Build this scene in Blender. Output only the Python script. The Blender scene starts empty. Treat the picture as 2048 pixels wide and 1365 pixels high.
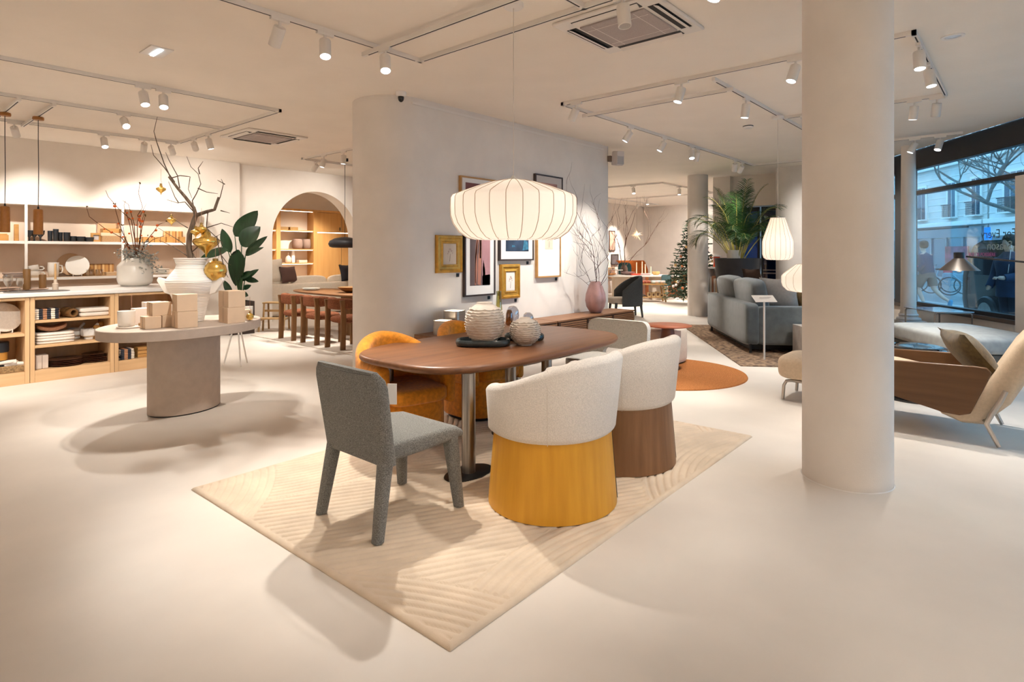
import bpy, bmesh, math, random
import numpy as np
from math import sin, cos, pi, radians as R, sqrt, atan2
from mathutils import Vector, Matrix

S = bpy.context.scene
COL = S.collection

# ------------------------------------------------------------------ camera
cam_d = bpy.data.cameras.new('camera')
cam = bpy.data.objects.new('camera', cam_d); COL.objects.link(cam)
cam.location = (0, 0, 1.5)
cam.rotation_euler = (R(90), 0, R(41 - 90))
cam_d.sensor_width = 36
cam_d.lens = 36 * 1182 / 2048
cam_d.shift_y = -(682.5 - 506) / 2048
cam_d.clip_start = .05; cam_d.clip_end = 300
S.camera = cam

# ------------------------------------------------------------------ world, exposure
world = bpy.data.worlds.new('sky'); S.world = world
world.use_nodes = True
bg = world.node_tree.nodes['Background']
bg.inputs['Color'].default_value = (.36, .68, 1.0, 1)      # even, overcast winter afternoon sky
bg.inputs['Strength'].default_value = 3.0
S.view_settings.view_transform = 'Standard'
S.view_settings.look = 'None'
S.view_settings.exposure = 0.0
S.view_settings.gamma = 1
S.view_settings.use_curve_mapping = False
S.cycles.max_bounces = 8; S.cycles.diffuse_bounces = 5; S.cycles.glossy_bounces = 3; S.cycles.caustics_reflective = False; S.cycles.caustics_refractive = False
SPOT = .66          # overall factor of the track spotlights
WARM = (1.0, .945, .865)

random.seed(4)

# ------------------------------------------------------------------ materials
MATS = {}
def node(nt, t, **kw):
    n = nt.nodes.new(t)
    for k, v in kw.items(): setattr(n, k, v)
    return n
def mat(name, col, rough=.6, metal=0., spec=.4, vary=0., vscale=30., col2=None, bump=0., bscale=300., stretch=(1, 1, 1),
        emit=None, estr=0., trans=0., coat=0., sheen=0., detail=4., ramp=(.35, .65)):
    if name in MATS: return MATS[name]
    m = bpy.data.materials.new(name); m.use_nodes = True; MATS[name] = m
    nt = m.node_tree; b = nt.nodes['Principled BSDF']
    b.inputs['Base Color'].default_value = (*col, 1)
    b.inputs['Roughness'].default_value = rough
    b.inputs['Metallic'].default_value = metal
    b.inputs['Specular IOR Level'].default_value = spec
    if coat: b.inputs['Coat Weight'].default_value = coat; b.inputs['Coat Roughness'].default_value = .08
    if sheen: b.inputs['Sheen Weight'].default_value = sheen
    if trans: b.inputs['Transmission Weight'].default_value = trans
    if emit: b.inputs['Emission Color'].default_value = (*emit, 1); b.inputs['Emission Strength'].default_value = estr
    if vary or bump:
        tc = node(nt, 'ShaderNodeTexCoord'); mp = node(nt, 'ShaderNodeMapping')
        mp.inputs['Scale'].default_value = stretch
        nt.links.new(tc.outputs['Object'], mp.inputs['Vector'])
    if vary:
        nz = node(nt, 'ShaderNodeTexNoise'); nz.inputs['Scale'].default_value = vscale; nz.inputs['Detail'].default_value = detail
        nt.links.new(mp.outputs['Vector'], nz.inputs['Vector'])
        cr = node(nt, 'ShaderNodeValToRGB')
        c2 = col2 if col2 else tuple(max(0, c * (1 - vary)) for c in col)
        cr.color_ramp.elements[0].position = ramp[0]; cr.color_ramp.elements[1].position = ramp[1]
        cr.color_ramp.elements[0].color = (*c2, 1); cr.color_ramp.elements[1].color = (*col, 1)
        nt.links.new(nz.outputs['Fac'], cr.inputs['Fac']); nt.links.new(cr.outputs['Color'], b.inputs['Base Color'])
    if bump:
        nb = node(nt, 'ShaderNodeTexNoise'); nb.inputs['Scale'].default_value = bscale; nb.inputs['Detail'].default_value = 3
        nt.links.new(mp.outputs['Vector'], nb.inputs['Vector'])
        bp = node(nt, 'ShaderNodeBump'); bp.inputs['Strength'].default_value = bump; bp.inputs['Distance'].default_value = .01
        nt.links.new(nb.outputs['Fac'], bp.inputs['Height']); nt.links.new(bp.outputs['Normal'], b.inputs['Normal'])
    return m
def wood(name, c1, c2, axis='x', scale=14, rough=.45, spec=.4):
    st = {'x': (.6, 9, 9), 'y': (9, .6, 9), 'z': (9, 9, .6)}[axis]
    return mat(name, c1, rough=rough, spec=spec, vary=1, col2=c2, vscale=scale / 9, stretch=st, detail=7, ramp=(.3, .7), bump=.04, bscale=30)
def glassy(name, col, rough=.02, alpha=.25, spec_col=(1, 1, 1), mul=.75, add=.06):
    """thin glass: tinted transparency, glossier towards grazing angles"""
    if name in MATS: return MATS[name]
    m = bpy.data.materials.new(name); m.use_nodes = True; MATS[name] = m
    nt = m.node_tree; nt.nodes.clear()
    out = node(nt, 'ShaderNodeOutputMaterial'); mx = node(nt, 'ShaderNodeMixShader'); tr = node(nt, 'ShaderNodeBsdfTransparent')
    gl = node(nt, 'ShaderNodeBsdfGlossy'); lw = node(nt, 'ShaderNodeLayerWeight')
    tr.inputs['Color'].default_value = (*col, 1); gl.inputs['Roughness'].default_value = rough; gl.inputs['Color'].default_value = (*spec_col, 1)
    lw.inputs['Blend'].default_value = alpha
    pw = node(nt, 'ShaderNodeMath', operation='MULTIPLY_ADD'); pw.inputs[1].default_value = mul; pw.inputs[2].default_value = add
    nt.links.new(lw.outputs['Facing'], pw.inputs[0]); nt.links.new(pw.outputs[0], mx.inputs[0]); nt.links.new(tr.outputs[0], mx.inputs[1]); nt.links.new(gl.outputs[0], mx.inputs[2])
    nt.links.new(mx.outputs[0], out.inputs['Surface'])
    return m
def translucent(name, col, tcol, fac=.5):
    if name in MATS: return MATS[name]
    m = bpy.data.materials.new(name); m.use_nodes = True; MATS[name] = m
    nt = m.node_tree; nt.nodes.clear()
    out = node(nt, 'ShaderNodeOutputMaterial'); mx = node(nt, 'ShaderNodeMixShader')
    d = node(nt, 'ShaderNodeBsdfDiffuse'); t = node(nt, 'ShaderNodeBsdfTranslucent')
    d.inputs['Color'].default_value = (*col, 1); t.inputs['Color'].default_value = (*tcol, 1); mx.inputs[0].default_value = fac
    nt.links.new(d.outputs[0], mx.inputs[1]); nt.links.new(t.outputs[0], mx.inputs[2]); nt.links.new(mx.outputs[0], out.inputs['Surface'])
    return m
def stripes(name, cols, scale, axis=0, rough=.7, bump=0):
    """repeating flat bands of woven or printed colour along one axis"""
    if name in MATS: return MATS[name]
    m = bpy.data.materials.new(name); m.use_nodes = True; MATS[name] = m
    nt = m.node_tree; b = nt.nodes['Principled BSDF']; b.inputs['Roughness'].default_value = rough
    tc = node(nt, 'ShaderNodeTexCoord'); sx = node(nt, 'ShaderNodeSeparateXYZ'); nt.links.new(tc.outputs['Object'], sx.inputs[0])
    ml = node(nt, 'ShaderNodeMath', operation='MULTIPLY'); ml.inputs[1].default_value = scale; nt.links.new(sx.outputs[axis], ml.inputs[0])
    fr = node(nt, 'ShaderNodeMath', operation='FRACT'); nt.links.new(ml.outputs[0], fr.inputs[0])
    cr = node(nt, 'ShaderNodeValToRGB'); cr.color_ramp.interpolation = 'CONSTANT'
    e = cr.color_ramp.elements; n = len(cols)
    while len(e) < n: e.new(.5)
    for i, c in enumerate(cols): e[i].position = i / n; e[i].color = (*c, 1)
    nt.links.new(fr.outputs[0], cr.inputs['Fac']); nt.links.new(cr.outputs['Color'], b.inputs['Base Color'])
    return m

PLASTER = mat('warm_plaster', (.80, .725, .65), rough=.9, spec=.1, vary=.06, vscale=2.5, bump=.05, bscale=160)
PLASTER_GREY = mat('grey_plaster', (.78, .72, .665), rough=.9, spec=.1, vary=.06, vscale=3, bump=.08, bscale=140)
CEIL = mat('ceiling_paint', (.89, .815, .73), rough=.92, spec=.05, vary=.03, vscale=2)
FLOORM = mat('poured_floor', (.74, .67, .60), rough=.42, spec=.25, vary=.10, vscale=1.4, detail=8, bump=.02, bscale=250)
WHITE = mat('white_paint', (.80, .76, .72), rough=.5, spec=.3)
WMETAL = mat('white_metal', (.78, .73, .68), rough=.45, spec=.3)
BLACK = mat('black_metal', (.012, .012, .014), rough=.4)
DARKSLOT = mat('dark_slot', (.02, .018, .018), rough=.7)
STEEL = mat('brushed_steel', (.42, .40, .38), rough=.32, metal=1., vary=.35, vscale=3, stretch=(60, 60, .5))
STEELW = mat('warm_steel', (.56, .50, .44), rough=.36, metal=1., vary=.3, vscale=2, stretch=(.5, .5, 80))
OAK = wood('light_oak', (.66, .43, .23), (.55, .34, .17), 'x', 16)
OAKZ = wood('light_oak_upright', (.66, .43, .23), (.55, .34, .17), 'z', 16)
WALNUT = wood('walnut', (.20, .083, .034), (.125, .048, .019), 'x', 20, rough=.38)
WALNUTZ = wood('walnut_upright', (.25, .125, .055), (.17, .08, .034), 'z', 20, rough=.45)
YOAK = wood('golden_oak', (.70, .35, .03), (.60, .28, .02), 'z', 22, rough=.45)
DWOOD = wood('dark_oak', (.24, .115, .042), (.17, .078, .028), 'z', 20, rough=.5)
LENS = mat('lamp_lens', (1, 1, 1), emit=(.85, .93, 1.0), estr=14)
LED = mat('led_strip', (1, 1, 1), emit=(1, .86, .72), estr=5)
GREYFAB = mat('grey_boucle', (.27, .265, .245), rough=.95, spec=.05, vary=1, col2=(.115, .11, .10), vscale=210, bump=.5, bscale=330, sheen=.15, detail=2)
LGREYFAB = mat('pale_grey_weave', (.62, .585, .53), rough=.95, spec=.05, vary=1, col2=(.30, .28, .26), vscale=190, bump=.4, bscale=300, detail=2, ramp=(.28, .5))
CREAMFAB = mat('cream_boucle', (.87, .805, .74), rough=.97, spec=.03, vary=.16, vscale=150, bump=.5, bscale=260, sheen=.2)
ORANGEFAB = mat('orange_velvet', (.78, .29, .025), rough=.8, spec=.1, vary=.28, vscale=34, bump=.3, bscale=220, sheen=.25, detail=8)
SOFAFAB = mat('slate_velvet', (.125, .14, .142), rough=.8, spec=.1, vary=.22, vscale=9, bump=.15, bscale=300, sheen=.4, detail=6)
BROWNFAB = mat('rust_bouclé', (.27, .10, .052), rough=.95, spec=.05, vary=.4, vscale=60, bump=.3, bscale=200)
KRAFT = mat('kraft_card', (.72, .54, .38), rough=.8, spec=.1, vary=.05, vscale=8, bump=.02, bscale=90)
CERAMIC = mat('white_ceramic', (.80, .76, .70), rough=.3, spec=.4)
GOLDGLASS = mat('mercury_gold', (.80, .52, .14), rough=.2, metal=.85)
BARK = mat('bark', (.15, .105, .075), rough=.9, spec=.05, vary=.5, vscale=40, stretch=(1, 1, .2), bump=.4, bscale=80)
TWIG = mat('twig', (.14, .055, .03), rough=.9, spec=.05)

# ------------------------------------------------------------------ mesh helpers
class MB:
    def __init__(s): s.v = []; s.f = []
    def add(s, vs, fs, M=None):
        o = len(s.v)
        if M is not None: vs = [M @ Vector(p) for p in vs]
        s.v += [tuple(p) for p in vs]; s.f += [tuple(i + o for i in f) for f in fs]
        return s
    def box(s, c, d, rz=0., M=None):
        x, y, z = d[0] / 2, d[1] / 2, d[2] / 2
        vs = [(-x, -y, -z), (x, -y, -z), (x, y, -z), (-x, y, -z), (-x, -y, z), (x, -y, z), (x, y, z), (-x, y, z)]
        m = Matrix.Translation(c) @ Matrix.Rotation(rz, 4, 'Z')
        if M is not None: m = m @ M
        return s.add(vs, [(0, 3, 2, 1), (4, 5, 6, 7), (0, 1, 5, 4), (1, 2, 6, 5), (2, 3, 7, 6), (3, 0, 4, 7)], m)
    def bb(s, x0, x1, y0, y1, z0, z1): return s.box(((x0 + x1) / 2, (y0 + y1) / 2, (z0 + z1) / 2), (abs(x1 - x0), abs(y1 - y0), abs(z1 - z0)))
    def loft(s, rings, cap0=True, cap1=True, closed=True, M=None):
        n = len(rings[0]); vs = [p for r in rings for p in r]; fs = []
        for i in range(len(rings) - 1):
            for j in range(n if closed else n - 1):
                k = (j + 1) % n
                fs.append((i * n + j, i * n + k, (i + 1) * n + k, (i + 1) * n + j))
        if cap0: fs.append(tuple(range(n - 1, -1, -1)))
        if cap1: fs.append(tuple((len(rings) - 1) * n + j for j in range(n)))
        return s.add(vs, fs, M)
    def lathe(s, prof, seg=32, c=(0, 0, 0), sx=1., sy=1., rip=None, cap0=True, cap1=True, M=None):
        rings = []
        for i, (r, z) in enumerate(prof):
            ring = []
            for j in range(seg):
                a = 2 * pi * j / seg; q = r * (rip(a, i) if rip else 1)
                ring.append((c[0] + q * cos(a) * sx, c[1] + q * sin(a) * sy, c[2] + z))
            rings.append(ring)
        return s.loft(rings, cap0, cap1, True, M)
    def prism(s, out, z0, z1): return s.loft([[(x, y, z0) for x, y in out], [(x, y, z1) for x, y in out]])
    def tube(s, pts, r, seg=8, cap=True):
        pts = [Vector(p) for p in pts]; n = len(pts); rs = r if isinstance(r, (list, tuple)) else [r] * n
        rings = []; up = None
        for i, p in enumerate(pts):
            t = (pts[min(i + 1, n - 1)] - pts[max(i - 1, 0)])
            if t.length < 1e-9: t = Vector((0, 0, 1))
            t.normalize()
            if up is None: up = Vector((0, 0, 1)) if abs(t.z) < .9 else Vector((1, 0, 0))
            a = t.cross(up)
            if a.length < 1e-6: a = t.cross(Vector((.3, 1, .2)))
            a.normalize(); b = a.cross(t).normalized(); up = b
            rings.append([p + (a * cos(2 * pi * j / seg) + b * sin(2 * pi * j / seg)) * rs[i] for j in range(seg)])
        return s.loft(rings, cap, cap)
    def rbox(s, c, d, n=6., res=7, M=None, fn=None):
        """rounded, slightly puffed block: a cube grid pushed on to a p-norm ball"""
        vs = {}; fs = []; L = []
        def vid(i, j, k):
            if (i, j, k) not in vs:
                p = [2 * q / res - 1 for q in (i, j, k)]
                p = [sin(q * pi / 2) * .35 + q * .65 for q in p]
                m = (sum(abs(q) ** n for q in p)) ** (1 / n)
                q = Vector((p[0] / m * d[0] / 2, p[1] / m * d[1] / 2, p[2] / m * d[2] / 2))
                if fn: q = Vector(fn(q))
                vs[(i, j, k)] = len(L); L.append(q)
            return vs[(i, j, k)]
        for a in range(res):
            for b in range(res):
                fs.append((vid(a, b, 0), vid(a, b + 1, 0), vid(a + 1, b + 1, 0), vid(a + 1, b, 0)))
                fs.append((vid(a, b, res), vid(a + 1, b, res), vid(a + 1, b + 1, res), vid(a, b + 1, res)))
                fs.append((vid(a, 0, b), vid(a + 1, 0, b), vid(a + 1, 0, b + 1), vid(a, 0, b + 1)))
                fs.append((vid(a, res, b), vid(a, res, b + 1), vid(a + 1, res, b + 1), vid(a + 1, res, b)))
                fs.append((vid(0, a, b), vid(0, a, b + 1), vid(0, a + 1, b + 1), vid(0, a + 1, b)))
                fs.append((vid(res, a, b), vid(res, a + 1, b), vid(res, a + 1, b + 1), vid(res, a, b + 1)))
        m = Matrix.Translation(c)
        if M is not None: m = m @ M
        return s.add(L, fs, m)
    def pillow(s, w, h, t, M=None, res=10):
        """square scatter cushion in the local xz plane, t thick, with pulled-out corners"""
        L = []; fs = []
        def P(i, j, sg):
            u = 2 * i / res - 1; v = 2 * j / res - 1
            k = 1 + .05 * (abs(u * v)) ** 2 - .05 * (1 - abs(u * v)) * (max(abs(u), abs(v)) ** 6)
            th = t / 2 * ((1 - abs(u) ** 2.6) * (1 - abs(v) ** 2.6)) ** .55
            return (u * w / 2 * k, sg * th, v * h / 2 * k)
        n = res + 1
        for sg in (-1, 1):
            for i in range(n):
                for j in range(n): L.append(P(i, j, sg))
        for i in range(res):
            for j in range(res):
                a = i * n + j
                fs.append((a, a + n, a + n + 1, a + 1)); b = a + n * n; fs.append((b, b + 1, b + n + 1, b + n))
        return s.add(L, fs, M)
    def build(s, name, m, parent=None, bev=0., seg=2, sub=0, loc=None, rot=None, smooth=35, dedupe=False):
        me = bpy.data.meshes.new(name); me.from_pydata(s.v, [], s.f)
        if dedupe:
            b = bmesh.new(); b.from_mesh(me); bmesh.ops.remove_doubles(b, verts=b.verts, dist=1e-5); b.to_mesh(me); b.free()
        if m is not None: me.materials.append(m)
        me.update()
        if smooth:
            me.shade_smooth(); me.set_sharp_from_angle(angle=R(smooth))
        return put(name, me, parent, loc, rot, bev, seg, sub)
def put(name, me, parent=None, loc=None, rot=None, bev=0., seg=2, sub=0):
    o = bpy.data.objects.new(name, me); COL.objects.link(o)
    if parent is not None: o.parent = parent
    if loc is not None: o.location = loc
    if rot is not None: o.rotation_euler = rot if isinstance(rot, (tuple, list)) else (0, 0, rot)
    if bev:
        b = o.modifiers.new('bevel', 'BEVEL'); b.width = bev; b.segments = seg; b.limit_method = 'ANGLE'; b.angle_limit = R(30)
    if sub:
        q = o.modifiers.new('subdivision', 'SUBSURF'); q.levels = sub; q.render_levels = sub
    return o
def tag(o, label=None, cat=None, group=None, kind=None):
    if label: o['label'] = label
    if cat: o['category'] = cat
    if group: o['group'] = group
    if kind: o['kind'] = kind
    return o
def thing(name, label, cat, loc=(0, 0, 0), rz=0., group=None):
    o = bpy.data.objects.new(name, None); COL.objects.link(o); o.empty_display_size = .1
    o.location = loc; o.rotation_euler = (0, 0, rz)
    return tag(o, label, cat, group)
def solo(mb, name, m, label, cat, group=None, **kw): return tag(mb.build(name, m, **kw), label, cat, group)
def struct(mb, name, m, **kw): return tag(mb.build(name, m, **kw), kind='structure')
def clone(root, loc, rz, label, group=None):
    r = root.copy(); COL.objects.link(r); r.location = loc; r.rotation_euler = (0, 0, rz); r['label'] = label
    if group: r['group'] = group
    for ch in list(root.children):
        c = ch.copy(); COL.objects.link(c); c.parent = r
        for g in list(ch.children):
            d = g.copy(); COL.objects.link(d); d.parent = c
    return r
def arc(cx, cy, r, a0, a1, n): return [(cx + r * cos(a0 + (a1 - a0) * i / n), cy + r * sin(a0 + (a1 - a0) * i / n)) for i in range(n + 1)]
def rrect(w, h, r, n=6, cx=0, cy=0):
    o = []
    for sx, sy, a in ((1, 1, 0), (-1, 1, pi / 2), (-1, -1, pi), (1, -1, 1.5 * pi)):
        o += arc(cx + sx * (w / 2 - r), cy + sy * (h / 2 - r), r, a, a + pi / 2, n)
    return o
def superell(a, b, n, k, rot=0):
    o = []
    for i in range(k):
        t = 2 * pi * i / k; c, s_ = cos(t), sin(t)
        x = a * math.copysign(abs(c) ** (2 / n), c); y = b * math.copysign(abs(s_) ** (2 / n), s_)
        o.append((x * cos(rot) - y * sin(rot), x * sin(rot) + y * cos(rot)))
    return o
ORD = ['first', 'second', 'third', 'fourth', 'fifth', 'sixth', 'seventh', 'eighth', 'ninth', 'tenth']
# street-window frame: origin, direction along the glass, outward normal
WA = R(34.9); WO = Vector((4.012, -4.615, 0)); WD = Vector((cos(WA), sin(WA), 0)); WN = Vector((sin(WA), -cos(WA), 0))
def W(s_, t, z=0): return WO + WD * s_ + WN * t + Vector((0, 0, z))
# ================================================================== STRUCTURE
H = 3.35
fl_out = [(-5, -4.2), (4.61, -4.2), (15.08, 3.11), (23, 8.63), (23, 17), (-5, 17)]
m = MB(); m.prism(fl_out, -.15, 0); struct(m, 'floor', FLOORM, smooth=0)
m = MB(); m.prism(fl_out, H, H + .2); struct(m, 'ceiling', CEIL, smooth=0)

m = MB(); m.bb(-5, 5.5, 12.2, 12.5, 0, H); struct(m, 'wall_left', PLASTER)
# wall with the round-headed opening
AX, AR, AZ = 7.36, 1.083, 1.83
o = [(5.5, 0), (AX - AR, 0)] + [(AX - AR * cos(t), AZ + AR * sin(t)) for t in [pi * i / 40 for i in range(41)]] + [(AX + AR, 0), (12.4, 0), (12.4, H), (5.5, H)]
m = MB(); m.loft([[(x, 12.36, z) for x, z in o], [(x, 12.75, z) for x, z in o]]); struct(m, 'wall_arch', PLASTER, smooth=30)
m = MB(); m.bb(12.4, 21.8, 11.65, 11.95, 0, H); struct(m, 'wall_back', PLASTER)
m = MB(); m.bb(21.5, 21.8, 5.5, 11.65, 0, H); struct(m, 'wall_end', PLASTER_GREY)
m = MB(); m.bb(14.2, 21.5, 5.38, 5.8, 0, H); struct(m, 'wall_divider', PLASTER)
# rounded return wall beside the street window
o = [(14.9, 2.98), (13.4, 1.93), (13.4, 3.75)] + arc(13.85, 3.75, .45, pi, pi / 2, 10) + [(14.9, 4.2)]
m = MB(); m.prism(o, 0, H); struct(m, 'wall_rounded', PLASTER_GREY, smooth=30)
m = MB(); m.bb(-5.3, -5, -4.2, 17, 0, H); struct(m, 'wall_rear', PLASTER)
m = MB(); m.bb(-5, 4.9, -4.5, -4.2, 0, H); struct(m, 'wall_rear_side', PLASTER)
# room behind the arch
m = MB(); m.bb(5.2, 5.5, 12.75, 16.2, 0, H); struct(m, 'wall_alcove_left', PLASTER)
m = MB(); m.bb(11.2, 11.5, 12.75, 16.2, 0, H); struct(m, 'wall_alcove_right', PLASTER)
m = MB(); m.bb(5.2, 11.5, 16.2, 16.5, 0, H); struct(m, 'wall_alcove_back', PLASTER)
# gallery wall with its rounded end
GY = 5.48; GR = .5
o = [(8.85, GY), (8.85, GY + 2 * GR)] + arc(4.62, GY + GR, GR, pi / 2, 1.5 * pi, 24)
m = MB(); m.prism(o, 0, H); struct(m, 'wall_gallery', PLASTER_GREY, smooth=30)
m = MB(); m.bb(4.5, 8.7, GY - .012, GY, 3.262, 3.288)
tag(m.build('picture_rail', WMETAL), 'white picture rail along the top of the gallery wall', 'picture rail')
# free-standing round columns
m = MB(); m.lathe([(.267, 0), (.267, H)], 64, (4.437, .902, 0)); struct(m, 'column', PLASTER_GREY)
m = MB(); m.lathe([(.274, 0), (.2705, .006)], 64, (4.437, .902, .0005), cap0=False, cap1=False); struct(m, 'trim_1', WHITE)
m = MB(); m.lathe([(.235, 0), (.235, H)], 48, (13.58, 5.92, 0)); struct(m, 'column', PLASTER_GREY)

# ---- street window wall (built in the frame of the glass)
DKFRAME = mat('black_window_frame', (.012, .014, .018), rough=.35)
def wbox(mb, s0, s1, t0, t1, z0, z1): mb.box(W((s0 + s1) / 2, (t0 + t1) / 2, (z0 + z1) / 2), (s1 - s0, t1 - t0, z1 - z0), WA)
m = MB(); wbox(m, .6, 13.4, 0, .3, 0, .5); struct(m, 'wall_window', PLASTER)
m = MB(); wbox(m, .6, 13.4, .02, .3, 3.04, H); struct(m, 'trim_2', DKFRAME)
win = thing('window_1', None, None); win['kind'] = 'structure'
m = MB(); wbox(m, .6, 13.4, -.04, .2, .5, .56); m.build('window_sill', mat('dark_sill', (.10, .07, .055), rough=.4), win)
for z0, z1, n in ((.56, .62, 'bottom_rail'), (2.545, 2.615, 'transom'), (3.0, 3.04, 'head_rail')):
    m = MB(); wbox(m, .6, 13.4, .02, .14, z0, z1); m.build(n, DKFRAME, win)
m = MB(); wbox(m, 10.99, 11.37, .0, .2, .56, 3.04); m.build('mullion', DKFRAME, win)
PANE = glassy('window_glass', (.80, .95, 1.0), alpha=.12, mul=.55, add=.02)
for s0, s1 in ((.6, 10.99), (11.37, 13.4)):
    for z0, z1 in ((.62, 2.545), (2.615, 3.0)):
        m = MB(); wbox(m, s0, s1, .075, .085, z0, z1); m.build('pane', PANE, win)
# painted panel standing against the glass at the right
m = MB(); wbox(m, 7.0, 8.03, -.16, -.08, 0, 2.54)
solo(m, 'partition_screen', PLASTER, 'tall beige display panel standing against the street window', 'panel', bev=.004)
# classical column by the window
cp = thing('window_column', 'slender white classical column with moulded base beside the street window', 'column', W(10.28, -.33))
MARB = mat('white_marble', (.72, .69, .66), rough=.35, vary=.25, vscale=6, detail=9)
m = MB(); m.lathe([(.135, .44), (.118, .5), (.113, 1.2), (.108, H)], 40); m.build('shaft', PLASTER, cp)
m = MB(); m.lathe([(.19, .335), (.19, .36), (.175, .38), (.15, .385), (.14, .405), (.155, .425), (.14, .445), (.125, .45)], 40); m.build('moulded_base', MARB, cp)
m = MB(); m.box((0, 0, .165), (.40, .40, .33), WA); m.build('plinth', MARB, cp, bev=.006)

# ---- dark entrance beyond the palm
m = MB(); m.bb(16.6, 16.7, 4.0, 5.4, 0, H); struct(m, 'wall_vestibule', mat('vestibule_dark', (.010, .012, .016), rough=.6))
m = MB(); m.bb(14.4, 14.9, 4.2, 5.38, 2.62, H); struct(m, 'trim_3', PLASTER)
dr = thing('door_1', None, None, (14.62, 4.2, 0)); dr['kind'] = 'structure'
BLUEG = glassy('blue_glass', (.10, .22, .42), alpha=.3)
for y0 in (.03, .62):
    m = MB()
    m.bb(-.03, .03, y0, y0 + .05, 0, 2.6); m.bb(-.03, .03, y0 + .5, y0 + .55, 0, 2.6); m.bb(-.03, .03, y0 + .05, y0 + .5, 0, .1); m.bb(-.03, .03, y0 + .05, y0 + .5, 2.5, 2.6)
    f = m.build('door_leaf', DKFRAME, dr)
    m = MB(); m.bb(-.008, .008, y0 + .05, y0 + .5, .1, 2.5); m.build('pane', BLUEG, f)
    m = MB(); m.bb(-.05, -.03, y0 + .05, y0 + .5, 1.0, 1.03); m.bb(-.05, -.03, y0 + .05, y0 + .5, 1.08, 1.10); m.build('push_bar', STEEL, f)

# ================================================================== CEILING FITTINGS
def ac_unit(x0, x1, y0, y1, label):
    t = thing('ceiling_air_conditioner', label, 'air conditioner', ((x0 + x1) / 2, (y0 + y1) / 2, H), 0, 'ceiling air conditioners')
    w, d = (x1 - x0) / 2, (y1 - y0) / 2
    m = MB(); m.box((0, 0, -.014), (2 * w, 2 * d, .028)); m.build('frame', WMETAL, t, bev=.01)
    m = MB(); m.box((0, 0, -.034), (1.28 * w, 1.28 * d, .016)); g = m.build('grille', mat('vent_mesh', (.46, .39, .37), rough=.8, vary=.25, vscale=220), t, bev=.005)
    m = MB()
    for k in (-.42, .42):
        m.box((k * w, 0, -.0425), (.004, 1.2 * d, .002)); m.box((0, k * d, -.0425), (1.2 * w, .004, .002))
    m.build('grille_bar', WMETAL, g)
    for sx, sy, a, b in ((0, 1, 1.3 * w, .09), (0, -1, 1.3 * w, .09), (1, 0, .09, 1.3 * d), (-1, 0, .09, 1.3 * d)):
        m = MB(); m.box((sx * .81 * w, sy * .81 * d, -.0285), (a, b, .004)); s_ = m.build('louvre_slot', DARKSLOT, t)
        m = MB()
        M_ = Matrix.Rotation(R(24), 4, 'X') if sy else Matrix.Rotation(R(24), 4, 'Y')
        m.box((sx * .845 * w, sy * .845 * d, -.036), (a * .98 if sy else .05, b * .98 if sx else .05, .005), 0, M_); m.build('flap', WMETAL, s_)
ac_unit(3.80, 4.68, 1.98, 2.88, 'white square ceiling air conditioner behind the large pendant lamp cord')
ac_unit(4.02, 4.98, 8.64, 9.60, 'white square ceiling air conditioner above the tall potted leafy plant')

t = thing('emergency_light', 'small square recessed ceiling light with one lit tube above the display table', 'ceiling light', (1.95, 6.01, H))
m = MB(); m.box((0, 0, -.006), (.19, .31, .012)); m.build('plate', WMETAL, t, bev=.003)
m = MB(); m.box((0, 0, -.016), (.03, .24, .008)); m.build('tube', mat('cold_tube', (1, 1, 1), emit=(.6, .85, 1), estr=12), t)
t = thing('dome_camera', 'white ceiling dome camera with black eye at the rounded wall end', 'security camera', (4.29, 5.42, H))
m = MB(); m.lathe([(.06, 0), (.06, -.03), (.05, -.05), (.036, -.055)], 28); m.build('housing', WHITE, t)
m = MB(); m.lathe([(.035, -.055), (.035, -.075), (.028, -.1), (.012, -.115), (.002, -.118)], 24); m.build('dome', mat('black_dome', (.01, .01, .01), rough=.1), t)
t = thing('recessed_downlight', 'oval-looking recessed ceiling spot on bare ceiling right of the big column', 'ceiling light', (6.28, .47, H))
m = MB(); m.lathe([(.085, 0), (.085, -.008), (.06, -.008), (.055, 0)], 32, cap0=False, cap1=False); m.build('ring', WHITE, t)
m = MB(); m.lathe([(.055, -.003), (.001, -.012)], 24); m.build('lens', mat('unlit_lens', (.7, .75, .82), rough=.2), t)
t = thing('smoke_detector', 'flat round smoke detector on the ceiling behind the second pendant', 'smoke detector', (8.75, 3.05, H))
m = MB(); m.lathe([(.07, 0), (.07, -.02), (.05, -.04), (.01, -.042)], 28); m.build('body', WHITE, t)
m = MB(); m.lathe([(.0725, -.003), (.0725, -.012)], 28, cap0=False, cap1=False); m.build('gap_ring', BLACK, t)

# ---- tracks
def track(label, segs, drop=0.):
    t = thing('ceiling_track', label, 'lighting track', (segs[0][0], segs[0][1], H), 0, 'ceiling lighting tracks')
    ox, oy = segs[0][0], segs[0][1]
    for x0, y0, x1, y1 in segs:
        L = sqrt((x1 - x0) ** 2 + (y1 - y0) ** 2); a = atan2(y1 - y0, x1 - x0)
        c = ((x0 + x1) / 2 - ox, (y0 + y1) / 2 - oy)
        m = MB(); m.box((c[0], c[1], -.019 - drop), (L + .036, .036, .038), a); r = m.build('rail', WMETAL, t)
        m = MB(); m.box((c[0], c[1], -.0385 - drop), (L - .12, .011, .002), a); m.build('slot', DARKSLOT, r)
    return t
TRK = {}
track('long double track loop on the ceiling above the wooden shelf counter', [(-4, 7.25, 3.78, 7.25), (3.78, 7.25, 3.78, 10.62), (-4, 10.62, 3.78, 10.62), (-4, 8.9, 3.78, 8.9)])
track('track running from top left towards the big pendant lamp', [(-4, 4.35, 3.67, 4.35), (3.67, 4.35, 3.67, 1.2), (2.0, 2.48, 3.67, 2.48)])
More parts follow.
